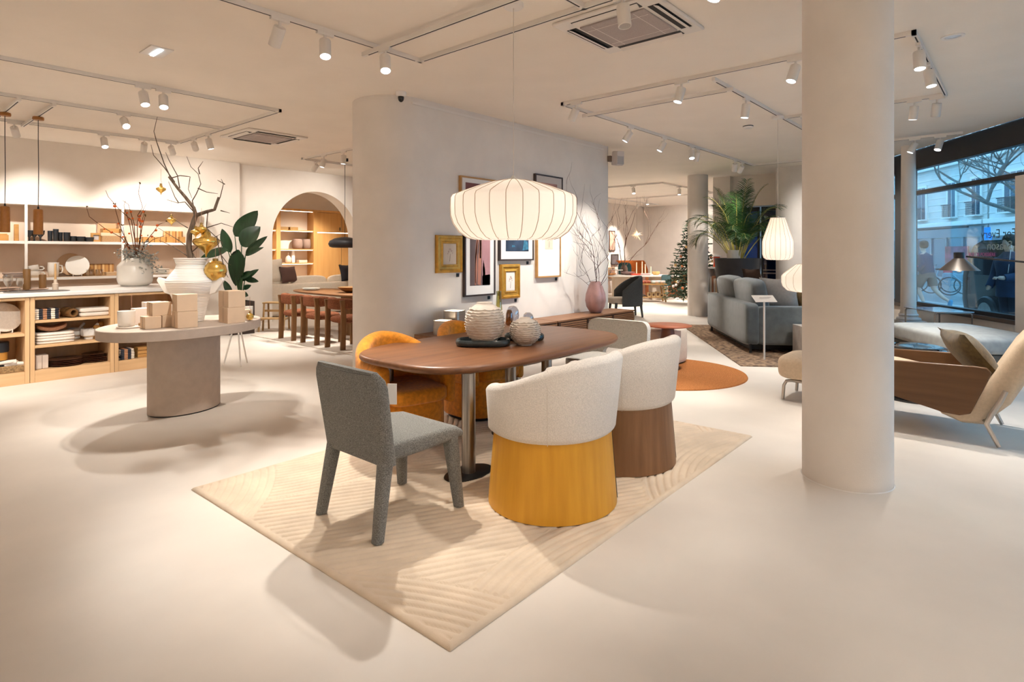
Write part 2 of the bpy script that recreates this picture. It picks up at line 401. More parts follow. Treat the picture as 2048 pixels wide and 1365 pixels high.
track('short track carrying the big pendant lamp, slung below the long one', [(3.15, 4.5, 3.15, 2.3)], .04)
track('track loop above the sofa corner, ending at the speaker side', [(5.9, 4.3, 5.9, .7), (5.9, 4.3, 12.6, 4.3), (6.1, 2.48, 12.6, 2.48), (5.9, .7, 8.45, .7), (8.45, .7, 8.45, 2.48), (12.6, 4.3, 12.6, 2.48)])
track('short cross track slung below the loop near the speaker', [(6.45, 4.36, 6.45, 2.42)], .04)
track('track end reaching the black band of the street window', [(11.05, .72, 11.05, 2.48)], .04)
track('track loop above the second dining table', [(6.0, 10.6, 6.0, 8.2), (6.0, 10.6, 9.0, 10.6), (6.0, 8.2, 9.0, 8.2)])
track('far track loop above the long white table', [(14.2, 7.15, 19, 7.15), (14.2, 7.15, 14.2, 10.5), (14.2, 10.5, 20.5, 10.5), (17.6, 7.15, 17.6, 10.5)])
track('short track carrying the left wooden pendant over the shelf counter', [(1.43, 8.86, 1.43, 10.66)], .04)
track('short track carrying the right wooden pendant over the shelf counter', [(1.76, 8.86, 1.76, 10.66)], .04)
track('unseen added track behind the photographer over the open floor', [(-3.5, .3, 3.4, .3), (-3.5, 2.0, .6, 2.0)])  # added out of view to carry the foreground spots
track('unseen added track along the rear wall behind the photographer', [(-3.5, -2.8, -3.5, 6.6), (-3.5, -2.8, 4.4, -2.8)])  # added out of view to carry the wall-wash spots

# ---- spotlights: one prototype set of meshes shared by all
def mk(mb, n, mm):
    me = bpy.data.meshes.new(n); me.from_pydata(mb.v, [], mb.f); me.materials.append(mm); me.shade_smooth(); me.set_sharp_from_angle(angle=R(35)); return me
m = MB(); m.box((0, 0, -.012), (.15, .032, .024)); ME_AD = mk(m, 'adapter', WMETAL)
m = MB(); m.lathe([(.012, -.02), (.012, -.065)], 12); m.lathe([(.02, -.065), (.02, -.072)], 12); ME_ST = mk(m, 'stem', WMETAL)
m = MB(); m.lathe([(.02, .008), (.044, .006), (.047, 0), (.047, -.15), (.041, -.152), (.040, -.142)], 24); ME_HD = mk(m, 'head', WMETAL)
m = MB(); m.lathe([(.040, -.146), (.001, -.1462)], 24); ME_LN = mk(m, 'lens', LENS)
m = MB(); m.lathe([(.040, -.146), (.001, -.1462)], 24); ME_LO = mk(m, 'lens_off', mat('grey_lens', (.45, .42, .40), rough=.3))
NSP = [0]
def spots(where, lst, axis='x', drop=0., size=62, blend=.75):
    for i, e in enumerate(lst):
        x, y, tgt, P = e[:4]; sz = e[4] if len(e) > 4 else size
        lab = f'{ORD[i]} white cylinder spotlight {where}' if len(lst) > 1 else f'white cylinder spotlight {where}'
        t = thing('track_spotlight', lab, 'spotlight', (x, y, H - .038 - drop), 0, 'white track spotlights')
        put('adapter', ME_AD, t, rot=0 if axis == 'x' else pi / 2); put('stem', ME_ST, t)
        p = Vector((x, y, H - .11 - drop)); d = (Vector(tgt) - p).normalized()
        hd = put('head', ME_HD, t, (0, 0, -.072)); q = d.to_track_quat('-Z', 'Y'); hd.rotation_euler = q.to_euler()
        put('lens', ME_LN if P > 0 else ME_LO, hd)
        if P > 0:
            ld = bpy.data.lights.new('spot_light', 'SPOT'); ld.energy = P * SPOT; ld.color = WARM; ld.spot_size = R(sz); ld.spot_blend = blend
            ld.shadow_soft_size = .035
            lo = bpy.data.objects.new('spot_light', ld); COL.objects.link(lo); lo.parent = hd; lo.location = (0, 0, -.155)
        NSP[0] += 1
A = 420.
spots('from the left on the track nearest the display table', [(-2.2, 7.25, (-1.5, 8.6, .6), A), (-.6, 7.25, (.2, 8.7, .5), A), (.9, 7.25, (1.5, 8.7, .4), A * .9), (2.22, 7.25, (2.3, 6.2, .8), A * .7), (2.42, 7.25, (2.0, 5.6, 0), A * .7)])
spots('hanging over the cream vase on the middle counter track', [(2.5, 8.9, (2.5, 6.3, .8), A * .8)])
spots('from the left on the track along the shelf wall', [(-2.4, 10.62, (-2.4, 12.2, 1.8), A * .8), (-.4, 10.62, (-.4, 12.2, 1.8), A * .8), (1.0, 10.62, (1.0, 12.2, 1.8), A * .7), (1.66, 10.62, (2.3, 12.2, 1.9), A * .7), (2.72, 10.62, (2.7, 9.4, 1.0), A * .7), (3.27, 10.62, (3.6, 12.2, 1.9), A * .7), (3.66, 10.62, (4.7, 12.2, 1.9), A * .4, 95)])
spots('from the left on the short end beside the far air conditioner', [(3.78, 10.0, (5.2, 12.2, 1.9), A * .35, 100), (3.78, 9.45, (4.6, 9.2, 0), A)], axis='y')
spots('from the left on the track running to the big pendant lamp', [(-2.0, 4.35, (-1.9, 5.8, 0), A * .2), (-.3, 4.35, (1.2, 8.7, .4), A * .8, 50), (1.0, 4.35, (2.0, 8.7, .4), A * .9, 50), (2.27, 4.35, (2.3, 6.3, .8), A * .7), (2.66, 4.35, (2.1, 3.3, 0), A * .8, 50)])
spots('at the corner of the big pendant track', [(3.15, 4.2, (2.4, 3.0, .1), A * 1.25, 56)], axis='y', drop=.04)
spots('beside the near air conditioner, from the left', [(3.67, 2.15, (3.3, 1.6, 0), 0), (3.67, 1.45, (3.0, 2.1, .5), A * .5, 60)], axis='y')
spots('from the left on the cross track before the sofa', [(5.9, 4.1, (6.2, 5.48, 1.3), A * .9), (5.9, 2.75, (5.3, 3.3, .6), A * .7), (5.9, 1.62, (5.0, 2.3, .1), A * 1.0)], axis='y')
spots('from the left on the receding track towards the palm', [(7.55, 4.3, (6.9, 5.48, 1.1), A * .9), (8.6, 4.3, (7.9, 5.4, .9), A * .9), (9.6, 4.3, (8.6, 3.6, .2), A), (9.85, 4.3, (10.8, 5.4, .1), A), (11.6, 4.3, (12.7, 4.9, 1.2), A * .5, 50), (12.0, 4.3, (13.2, 5.9, 1.2), A)])
spots('from the left on the inner sofa track', [(7.05, 2.48, (7.0, 2.9, 0), A), (10.2, 2.48, (10.6, 4.3, .6), A), (11.6, 2.48, (13.3, 2.9, 1.6), A, 90)])
spots('from the top on the track right of the big column', [(6.2, .7, (5.6, .5, 0), A * .7), (6.9, .7, (6.6, .3, .5), A)])
spots('in the pair below the right-hand track corner', [(8.45, 1.0, (8.8, 1.4, .2), A), (8.45, .78, (9.3, 1.2, .4), A)], axis='y')
spots('in front of the black window band', [(11.05, 1.3, (10.6, 2.6, .4), A * .8), (11.05, .98, (10.0, 1.6, .4), A * .8)], axis='y', drop=.04)
spots('above the second dining table, from the front', [(6.0, 8.6, (5.5, 8.4, 0), A), (6.0, 9.2, (5.9, 9.4, .5), A), (6.0, 9.85, (5.4, 10.3, .2), A), (7.6, 10.6, (7.2, 12.3, 2.0), A * .4, 110), (8.4, 8.2, (7.2, 8.9, .4), A * 1.2), (6.3, 10.6, (6.0, 12.3, 1.4), A * .25, 110)], axis='y')  # the pair on the back rail is added to brighten the arch wall
FA = A * 2.0
spots('on the far loop above the long white table', [(14.2, 8.0, (13.4, 7.2, 0), FA), (14.2, 9.4, (14.6, 8.8, 0), FA), (15.2, 7.15, (14.8, 7.0, 0), FA), (16.2, 7.15, (16.6, 8.4, .7), FA), (17.6, 7.8, (18.0, 7.6, .7), FA), (17.6, 9.4, (17.4, 9.2, .7), FA), (19.0, 10.5, (19.2, 11.6, 1.5), FA), (16.2, 10.5, (16.2, 11.6, 1.5), FA), (18.7, 7.15, (21.4, 8.4, 1.4), FA, 95)], axis='y')
spots('unseen behind the photographer', [(-2.5, .3, (-3.2, .9, 0), 0), (-.9, .3, (-1.4, .2, 0), 0), (.7, .3, (2.1, 1.3, .2), A * .10, 75), (1.8, .3, (2.9, 2.1, .6), A * .30, 55), (3.2, .3, (3.4, -.3, 0), A * .4, 70), (-2.4, 2.0, (-2.8, 2.7, 0), 0), (-.6, 2.0, (-1.4, 2.6, 0), 0), (.4, 2.0, (1.8, 2.9, .6), A * .11, 50)])  # unseen spots added to light the foreground; one follows its bright floor pool
for x, y in ((7.2, 14.2), (9.0, 14.4)):
    spots(f'inside the arched room, {"left" if x < 8 else "right"} one', [(x, y, (x - .2, 15.2, .8), A * 2.2, 110)])

spots('added out of view to wash the rear wall behind the photographer', [(-3.5, -1.5, (-5, -1.5, 1.6), A * 1.05, 100), (-3.5, 1.2, (-5, 1.2, 1.6), A * .75, 100), (-3.5, 3.6, (-5, 3.6, 1.6), A * .8, 100), (-3.5, 6.0, (-5, 6.0, 1.6), A * .7, 100)], axis='y')  # added so the bright rear wall fills surfaces facing the camera
spots('added out of view to wash the side wall behind the photographer', [(-2.6, -2.8, (-2.6, -4.2, 1.6), A * 1.05, 100), (-.2, -2.8, (-.2, -4.2, 1.6), A * 1.05, 100), (2.2, -2.8, (2.2, -4.2, 1.6), A * 1.05, 100), (4.0, -2.8, (4.0, -4.2, 1.5), A * .9, 100)])  # added likewise: side wall bounces fill light into the view
# ================================================================== DINING SET IN FRONT
def rug_mesh(name, w, d, nx, ny, fn, m, base=.004):
    xs = np.linspace(-w / 2, w / 2, nx); ys = np.linspace(-d / 2, d / 2, ny)
    X, Y = np.meshgrid(xs, ys, indexing='ij')
    Z = fn(X, Y)
    V = np.stack([X, Y, Z], -1).reshape(-1, 3)
    I = np.arange(nx * ny).reshape(nx, ny)
    F = np.stack([I[:-1, :-1], I[1:, :-1], I[1:, 1:], I[:-1, 1:]], -1).reshape(-1, 4)
    # skirt down to the floor
    b = np.concatenate([I[:, 0], I[-1, 1:], I[-2::-1, -1], I[0, -2:0:-1]])
    nb = len(b); sk = V[b].copy(); sk[:, 2] = 0.0005; o = len(V); V = np.concatenate([V, sk])
    j = np.arange(nb); k = (j + 1) % nb
    F = np.concatenate([F, np.stack([b[k], b[j], o + j, o + k], -1)])
    me = bpy.data.meshes.new(name)
    me.vertices.add(len(V)); me.vertices.foreach_set('co', V.astype(np.float32).ravel())
    me.loops.add(len(F) * 4); me.loops.foreach_set('vertex_index', F.astype(np.int32).ravel())
    me.polygons.add(len(F)); me.polygons.foreach_set('loop_start', np.arange(0, len(F) * 4, 4, dtype=np.int32))
    me.update(calc_edges=True); me.validate(); me.shade_smooth(); me.materials.append(m)
    return me
RUGM = mat('cream_wool', (.74, .60, .455), rough=.95, spec=.03, vary=.12, vscale=6, bump=.35, bscale=420, sheen=.2, detail=8)
def carved(X, Y):
    """pile carved in overlapping fans of parallel curved grooves"""
    fans = [(-3.2, -1.6, 1.95), (-.9, -2.6, 1.72), (-2.9, 1.9, 1.9), (1.0, -2.3, 1.55), (2.9, -2.4, 2.1), (-.7, 2.2, 1.75), (1.5, 2.3, 1.8), (3.3, .6, 1.5), (0, 0, 9)]
    D = np.zeros_like(X); done = np.zeros(X.shape, bool)
    for i, (cx, cy, r) in enumerate(fans):
        q = np.hypot(X - cx, Y - cy); sel = (~done) & (q < r)
        if i == len(fans) - 1: q = Y * .8 + X * .45; sel = ~done
        ph = (q / .048) % 1.0; g = np.exp(-((ph - .5) / .15) ** 2)
        D[sel] = g[sel]; done |= sel
    e = np.minimum(np.minimum(X - X.min(), X.max() - X), np.minimum(Y - Y.min(), Y.max() - Y))
    rng = np.random.default_rng(1)
    edge = np.clip(e / .02, 0, 1) ** .5
    return .004 + .014 * edge - .0105 * D * (e > .03) + rng.normal(0, .0005, X.shape)
RG = put('area_rug', rug_mesh('area_rug', 3.39, 2.35, 470, 326, carved, RUGM), loc=(3.2, 2.83, 0), rot=R(.8))
tag(RG, 'cream wool area rug carved with curved lines under the walnut dining table', 'rug')

# ---- table
TB = thing('dining_table', 'walnut dining table with rounded corners on steel tube legs, in front', 'table', (3.70, 3.34, .017))
m = MB()
zs = [(.676, -.050), (.680, -.024), (.688, -.009), (.700, -.001), (.710, 0), (.722, -.004), (.730, -.013), (.734, -.026)]
m.loft([[(x, y, z) for x, y in superell(1.19 + o, .67 + o, 3.5, 96)] for z, o in zs]); m.build('tabletop', WALNUT, TB, smooth=60)
for lx, ly in ((2.81, 2.83), (2.86, 3.78), (3.72, 3.25), (4.2, 3.24), (4.33, 3.71)):
    m = MB(); m.lathe([(.047, .004), (.047, .677)], 28, (lx - 3.70, ly - 3.34, 0)); lg = m.build('leg', STEEL, TB)
    m = MB(); m.lathe([(.15, .0), (.15, .006), (.14, .01)], 32, (lx - 3.70, ly - 3.34, 0), sx=1.3, sy=.8); m.build('foot_plate', mat('dark_plate', (.03, .028, .026), rough=.35, metal=.6), lg)

# ---- armless chair, fully upholstered
def side_chair(loc, rz, label):
    t = thing('dining_chair', label, 'chair', loc, rz)
    # local: faces +x, rear legs at x=0
    def leg(x0, y0, x1, y1, z1, r0, r1):
        m = MB(); rings = []
        for i in range(6):
            k = i / 5; r = r0 + (r1 - r0) * k
            c = (x0 + (x1 - x0) * k, y0 + (y1 - y0) * k, .003 + (z1 - .003) * k)
            rings.append([(c[0] + px, c[1] + py, c[2]) for px, py in rrect(2 * r, 2 * r, r * .75, 4)])
        m.loft(rings); return m
    for sy in (-1, 1):
        leg(-.03, sy * .265, .045, sy * .235, .44, .029, .040).build('leg', GREYFAB, t)
        leg(.545, sy * .262, .50, sy * .225, .46, .028, .044).build('leg', GREYFAB, t)
    # seat with a drooping front
    m = MB(); rings = []
    for x, z1, z0, hw in ((.0, .462, .40, .255), (.05, .478, .385, .27), (.25, .482, .39, .275), (.45, .48, .395, .275), (.54, .468, .40, .272), (.575, .445, .405, .265), (.585, .42, .41, .255)):
        h = z1 - z0; rings.append([(x, y, z0 + h / 2 + z) for y, z in rrect(2 * hw, h, min(.03, h / 2.2), 5)])
    m.loft(rings); m.build('seat', GREYFAB, t, smooth=60)
    # back: curved slab, slightly raked
    m = MB(); rings = []
    for i in range(13):
        k = i / 12; z = .375 + .495 * k; hw = .29 + .022 * k - (.05 * max(0, (k - .86) / .14) ** 2); th = .075 - .012 * k
        if k > .9: th *= .8 if k < .95 else .55
        cx = .035 - .085 * k; ring = []
        for y, x in rrect(2 * hw, th, th * .46, 5):
            ring.append((cx + x - .045 * (1 - (y / .3) ** 2) + .02, y, z))
        rings.append(ring)
    m.loft(rings); b = m.build('backrest', GREYFAB, t, smooth=60)
    m = MB()
    for dx in (-.024, .02): m.tube([(-.045 + dx - .045 * (1 - (y / .3) ** 2) + .02, y, .862 - .004 * abs(y) / .25) for y in [(-.25 + .5 * i / 14) for i in range(15)]], .0022, 5)
    m.build('seam', mat('dark_thread', (.07, .068, .062), rough=.9), b)
    return t
c1 = side_chair((1.86, 2.765, .016), 0, 'grey bouclé armless chair at the near end of the walnut table')
t = solo(MB().box((0, 0, 0), (.004, .05, .11)), 'price_card', WHITE, 'white price card clipped at the grey armless chair back', 'price card', loc=(1.955, 2.545, .748), rot=(0, 0, R(39)))

# ---- tub chairs on wooden drum bases
def tub_chair(loc, rz, woodm, label):
    t = thing('tub_chair', label, 'chair', loc, rz)      # opening faces local +y
    m = MB(); seg = 72
    def drum(r, z): return [(r * cos(2 * pi * i / seg) * 1.0, r * sin(2 * pi * i / seg) * .96, z) for i in range(seg)]
    m.loft([drum(.398, .003), drum(.397, .02), drum(.366, .40), drum(.36, .47)]); b = m.build('drum_base', woodm, t)
    m = MB(); m.tube([(.399 * cos(R(-58)) * (1 - .085 * k / 8), .399 * sin(R(-58)) * .96 * (1 - .085 * k / 8), .012 + .40 * k / 8) for k in range(9)], .0035, 6); m.build('panel_joint', DARKSLOT, b)
    # wrap-around shell
    rings = []; n = 44
    for i in range(n + 1):
        a = R(-90) + R(136) * (2 * i / n - 1)          # from one arm end round the back (local -y) to the other
        k = abs(2 * i / n - 1)                          # 0 at the back, 1 at the arm ends
        top = .905 - .185 * (.5 - .5 * cos(pi * min(1, max(0, k * 1.15 - .12)))); bot = .425
        ro = .40; ri = .315
        if k > .93: sh = (k - .93) / .07; top -= .06 * sh ** 2; bot += .05 * sh ** 2; ro -= .03 * sh ** 2; ri += .03 * sh ** 2
        hgt = top - bot; mid = (ro + ri) / 2; th = ro - ri; ring = []
        for px, pz in rrect(th, hgt, min(th, hgt) * .46, 6):
            z = bot + hgt / 2 + pz; u = pz / (hgt / 2)
            rr = mid + px + .030 * (1 - abs(u - .15) ** 2.2) + .02 * u * (1 - k)
            ring.append((rr * cos(a), rr * sin(a) * .97, z))
        rings.append(ring)
    m = MB(); m.loft(rings); sh = m.build('backrest_shell', CREAMFAB, t, smooth=70)
    m = MB(); m.tube([(.432 * cos(R(-150)) * q, .432 * sin(R(-150)) * .97 * q, z) for z, q in ((.44, .95), (.5, .985), (.6, 1.0), (.7, .99), (.8, .965), (.845, .93))], .0016, 5); m.build('seam', mat('cream_thread', (.62, .54, .46), rough=.9), sh)
    m = MB(); m.rbox((0, .03, .455), (.62, .62, .10), n=4, res=8); m.build('seat_cushion', CREAMFAB, t, smooth=70)
    return t
tub_chair((2.865, 2.165, .017), R(4), YOAK, 'cream tub chair on a golden oak drum base, nearest the camera')
tub_chair((3.755, 2.215, .017), R(2), WALNUTZ, 'cream tub chair on a brown walnut drum base')

# ---- orange fully upholstered tub chairs
def orange_chair(loc, rz, label):
    t = thing('dining_armchair', label, 'chair', loc, rz)   # faces local -y
    # base skirt
    m = MB(); m.loft([[(x, y, z) for x, y in rrect(.60 * k, .58 * k, .22, 8, 0, .02)] for z, k in ((.035, .97), (.06, 1.0), (.3, 1.0), (.40, .98))]); m.build('skirt', ORANGEFAB, t, smooth=60)
    m = MB(); m.prism(rrect(.52, .50, .2, 8, 0, .02), .002, .036); m.build('plinth', BLACK, t)
    m = MB(); m.rbox((0, -.03, .415), (.50, .60, .13), n=5, res=8); m.build('seat_cushion', ORANGEFAB, t, smooth=70)
    # shell: arms low, back high, ends rolling down to the floor skirt
    rings = []; n = 40
    for i in range(n + 1):
        k = abs(2 * i / n - 1); sgn = 1 if i > n / 2 else -1
        if k < .62:
            a = R(90) - sgn * R(90) * (k / .62); x = .275 * cos(a); y = .08 + .27 * sin(a)
            nx, ny = cos(a), sin(a)
        else:
            x = sgn * .275; y = .08 - (k - .62) / .38 * .34; nx, ny = sgn, 0
        top = .83 - .165 * min(1, (k / .62)) ** 1.8 if k < .62 else .665 - .01 * (k - .62)
        bot = .33
        th = .115; sh = max(0, (k - .93) / .07); th *= 1 - .4 * sh ** 2; top -= .03 * sh ** 2
        hgt = top - bot; ring = []
        for px, pz in rrect(th, hgt, th * .46, 5):
            lean = .06 * max(0, (bot + hgt / 2 + pz - .42) / .4) * (1 - min(1, k / .62))
            ring.append((x + nx * px, y + ny * px + lean, bot + hgt / 2 + pz))
        rings.append(ring)
    m = MB(); m.loft(rings); m.build('backrest_shell', ORANGEFAB, t, smooth=70)
    return t
orange_chair((2.93, 3.67, .017), R(-12), 'orange velvet armchair tucked under the table near the grey chair')
orange_chair((3.92, 3.80, .016), R(-4), 'orange velvet armchair further back, before the steel cube lamps')

# ---- far-end chair with an open lower back
t = thing('dining_chair', 'pale grey woven chair at the far end of the walnut table', 'chair', (5.12, 3.19, .0), 0)
m = MB(); o = rrect(.70, .44, .08, 6, 0, .585); hole = rrect(.34, .14, .06, 6, 0, .44)
# back panel built as a ring of quads round its opening
def panel(mb, outer, inner, f):
    n = len(outer); rings = [[f(x, z, 0) for x, z in outer], [f(x, z, 1) for x, z in outer], [f(x, z, 1) for x, z in inner], [f(x, z, 0) for x, z in inner], [f(x, z, 0) for x, z in outer]]
    mb.loft(rings, False, False)
panel(m, o, hole, lambda y, z, k: (.20 + .07 * k - .30 * (y * y) * .9 + .10 * (z - .4), y, z)); m.build('backrest', LGREYFAB, t, bev=.02, seg=3, smooth=50)
m = MB(); m.rbox((-.08, 0, .42), (.56, .60, .10), n=6, res=8); m.build('seat', LGREYFAB, t, smooth=70)
for sx, sy in ((-.30, -.24), (-.30, .24), (.16, -.27), (.16, .27)):
    m = MB(); m.loft([[(sx + x, sy + y, z) for x, y in rrect(.062, .062, .025, 4)] for z in (.002, .40)]); m.build('leg', LGREYFAB, t)

# ---- ribbed vases and trays on the table
RIBW = mat('sand_ceramic', (.66, .59, .52), rough=.85, spec=.1, vary=.08, vscale=20, bump=.1, bscale=120)
def ribbed_vase(loc, r, h, label, neck, ridges):
    t = thing('ribbed_vase', label, 'vase', loc)
    rad = lambda k: r * max((1 - abs(2 * k - 1) ** 2.3) ** .5 if 0 < k < 1 else 0, .46 if k < .5 else neck)
    m = MB(); m.lathe([(r * .46, 0)] + [(rad(i / 30), h * i / 30) for i in range(1, 30)] + [(r * neck, h), (r * neck * .8, h - .004), (r * .2, h - .006)], 44); m.build('body', RIBW, t, smooth=60)
    rr = random.Random(h); m = MB()
    for j in range(ridges):
        k = .10 + .74 * j / (ridges - 1); z = h * k; R0 = rad(k)
        ph = [rr.uniform(0, 6.28) for _ in range(4)]
        top = []; bot = []; tip = []
        for i in range(72):
            a = 2 * pi * i / 72; w = .0022 * (sin(7 * a + ph[0]) + sin(13 * a + ph[1]) + .8 * sin(23 * a + ph[2]))
            bot.append((R0 * .985 * cos(a), R0 * .985 * sin(a), z - .006)); tip.append(((R0 + .0105) * cos(a), (R0 + .0105) * sin(a), z + w + .003)); top.append((R0 * .985 * cos(a), R0 * .985 * sin(a), z + .004 + w))
        m.loft([bot, tip, top], False, False)
    m.build('ridge', RIBW, t, smooth=20)
TZ = .7515
ribbed_vase((3.46, 3.30, TZ + .0135), .155, .335, 'large sand-coloured ridged vase standing in the dark oval tray', .42, 13)
ribbed_vase((3.70, 3.075, TZ), .120, .222, 'small sand-coloured ridged vase on bare walnut', .34, 11)
TRAYM = mat('slate_lacquer', (.03, .043, .048), rough=.22, vary=.3, vscale=15, coat=.3)
def tray(loc, w, d, rz, label):
    m = MB(); f = lambda o: rrect(w + o, d + o, min(w, d) / 2 + o / 2 - .002, 12)
    m.loft([[(x, y, z) for x, y in f(o)] for o, z in ((-.05, .0), (-.012, .005), (.002, .024), (-.002, .046), (-.018, .054), (-.036, .048), (-.048, .02), (-.06, .012))]); return solo(m, 'oval_tray', TRAYM, label, 'tray', loc=loc, rot=rz, smooth=60)
tray((3.45, 3.31, TZ), .44, .25, R(-49), 'dark slate oval tray under the large ridged vase')
tray((3.90, 3.25, TZ), .34, .21, R(-49), 'dark slate oval tray behind the small ridged vase')

# ---- large pendant lamp
CLOTH = translucent('lamp_cloth', (.90, .87, .83), (.95, .90, .83), .5)
RIBM = mat('lamp_rib', (.40, .27, .18), rough=.8)
def ribbed_lamp(loc, prof, nrib, label, cord_to, P, canopy=True, ribr=.0022):
    t = thing('pendant_lamp', label, 'lamp', loc, R(7))
    m = MB(); m.lathe(prof, nrib * 4, rip=lambda a, i: 1 - .012 * (1 - abs(cos(nrib * a / 2)) ** .5), cap0=False, cap1=False); sh = m.build('shade', CLOTH, t, smooth=70)
    m = MB(); m.tube([(r + .001, 0, z) for r, z in prof], ribr, 5)
    me = None
    for k in range(nrib):
        if me is None: o = m.build('rib', RIBM, sh); me = o.data
        else: o = put('rib', me, sh)
        o.rotation_euler = (0, 0, 2 * pi * k / nrib)
    zt = prof[-1][1]; L = cord_to - loc[2]
    m = MB(); m.tube([(0, 0, zt), (0, 0, (zt + L) / 2), (0, 0, L)], .0035, 6); m.build('cord', mat('cord_white', (.75, .68, .6), rough=.6), t)
    m = MB(); m.lathe([(prof[-1][0] + .004, zt), (prof[-1][0] + .004, zt + .008), (.02, zt + .012), (.012, zt + .03)], 24); m.build('top_cap', WHITE, t)
    if canopy:
        m = MB(); m.lathe([(.075, L), (.075, L - .022), (.07, L - .03), (.012, L - .034)], 36); m.build('ceiling_canopy', WHITE, t)
    zc = (prof[0][1] + zt) / 2
    m = MB(); m.lathe([(.002, zc - .06), (.03, zc - .05), (.04, zc - .02), (.03, zc + .02), (.014, zc + .05), (.014, zt)], 20); m.build('bulb', mat('bulb_glow', (1, 1, 1), emit=(1, .85, .68), estr=8), t)
    if P:
        ld = bpy.data.lights.new('bulb_light', 'POINT'); ld.energy = P * SPOT; ld.color = (1, .90, .80); ld.shadow_soft_size = .05
        lo = bpy.data.objects.new('bulb_light', ld); COL.objects.link(lo); lo.parent = t; lo.location = (0, 0, zc - .09)
    return t
ribbed_lamp((3.321, 2.872, 1.60), [(.30, .0), (.345, .012), (.405, .055), (.448, .115), (.468, .175), (.470, .24), (.468, .30), (.455, .322), (.40, .345), (.30, .382), (.20, .415), (.10, .437), (.05, .442)], 26,
            'large round white ribbed cloth pendant lamp over the walnut table', H, 11)
# ================================================================== LEFT SIDE: COUNTER, SHELF, DISPLAY TABLE
CR = Vector((.656, -.755, 0))            # a direction across the shop, used to fan out branches
CD = Vector((.755, .656, 0))
# ---- counter cabinets
CF = 8.63
def cabinet(x0, x1, shelves, label):
    t = thing('shelf_cabinet', label, 'cabinet', (x0, CF, 0), 0, 'oak counter cabinets')
    w = x1 - x0
    for x in (.0225, w - .0225):
        m = MB(); m.bb(x - .0215, x + .0215, 0, .56, .0, .985); m.build('side_panel', OAKZ, t, bev=.002)
    m = MB(); m.bb(.045, w - .045, .52, .55, .135, .985); m.build('back_panel', OAKZ, t)
    m = MB(); m.bb(.045, w - .045, 0, .52, .0, .135); m.build('plinth', OAK, t, bev=.002)
    m = MB(); m.bb(.045, w - .045, 0, .52, .955, .985); m.build('top_panel', OAK, t, bev=.002)
    for z in shelves:
        m = MB(); m.bb(.046, w - .046, .004, .52, z - .03, z); m.build('shelf', OAK, t, bev=.002)
cabinet(.657, 1.489, (.575,), 'oak cabinet under the counter at the left picture edge, with one shelf')
cabinet(1.491, 2.324, (.425, .715), 'oak cabinet under the counter holding towels and brown plates')
cabinet(2.326, 3.16, (.425, .715), 'oak cabinet under the counter behind the round display table')
m = MB(); m.bb(.5, 3.2, CF - .03, CF + 1.25, .99, 1.04); solo(m, 'countertop', mat('white_stone', (.74, .70, .66), rough=.35, vary=.06, vscale=8), 'white stone worktop running over the oak cabinets', 'countertop', bev=.012, seg=3)
m = MB(); m.bb(.6, 3.1, CF + .6, CF + 1.2, 0, .99); solo(m, 'counter_back', OAKZ, 'plain oak rear half of the shelf counter', 'counter')

def folded(loc, w, d, h, n, m1, label, rz=0, cat='towels', name='folded_textile'):
    t = thing(name, label, cat, loc, rz)
    hh = h / n
    for i in range(n):
        m = MB(); m.rbox((random.uniform(-.006, .006), random.uniform(-.006, .006), hh * (i + .5)), (w - .01 * random.random(), d, hh * 1.03), n=7, res=6); m.build('layer', m1, t, smooth=70)
    return t
NAVY = stripes('navy_check', [(.02, .022, .035), (.75, .66, .55), (.02, .022, .035), (.42, .20, .10)], 6.5, 0)
folded((1.66, 8.80, .716), .27, .20, .125, 5, NAVY, 'stack of navy and cream checked napkins on the upper cabinet shelf', cat='napkins')
folded((2.14, 8.82, .716), .33, .26, .105, 2, mat('white_linen', (.72, .64, .56), rough=.9, vary=.06, vscale=30), 'two folded white linen cloths on the upper cabinet shelf', cat='linen')
folded((1.745, 8.82, .426), .38, .28, .13, 4, stripes('ribbed_towel', [(.80, .74, .68), (.70, .60, .50)], 80, 0), 'pile of white ribbed towels on the middle cabinet shelf')
m = MB(); m.rbox((0, 0, .02), (.30, .25, .05), n=6, res=6, fn=lambda q: (q.x, q.y, q.z + .05 * (q.x / .15) ** 2))
solo(m, 'folded_textile', mat('tan_cloth', (.36, .17, .09), rough=.95, vary=.2, vscale=60), 'crumpled tan cloth lying on top of the white towel pile', 'towels', loc=(1.72, 8.86, .565), smooth=70)
RINGW = mat('turned_wood', (.20, .10, .035), rough=.35, vary=.3, vscale=20, stretch=(1, 1, 6))
t = thing('napkin_ring', 'turned brown wooden rings lying between napkins and linen', 'wooden rings', (1.905, 8.80, .716))
for k, (dx, dy, z, r) in enumerate(((.0, -.06, .058, .052), (-.02, .05, .065, .058))):
    m = MB(); M_ = Matrix.Translation((dx, dy, z)) @ Matrix.Rotation(R(90), 4, 'X') @ Matrix.Rotation(R(18), 4, 'Y')
    m.lathe([(r * .62, -.045), (r, -.045), (r * 1.08, -.02), (r * 1.0, .0), (r * 1.08, .02), (r, .045), (r * .62, .045), (r * .58, 0), (r * .62, -.045)], 28, M=M_, cap0=False, cap1=False); m.build('ring', RINGW, t, smooth=50)
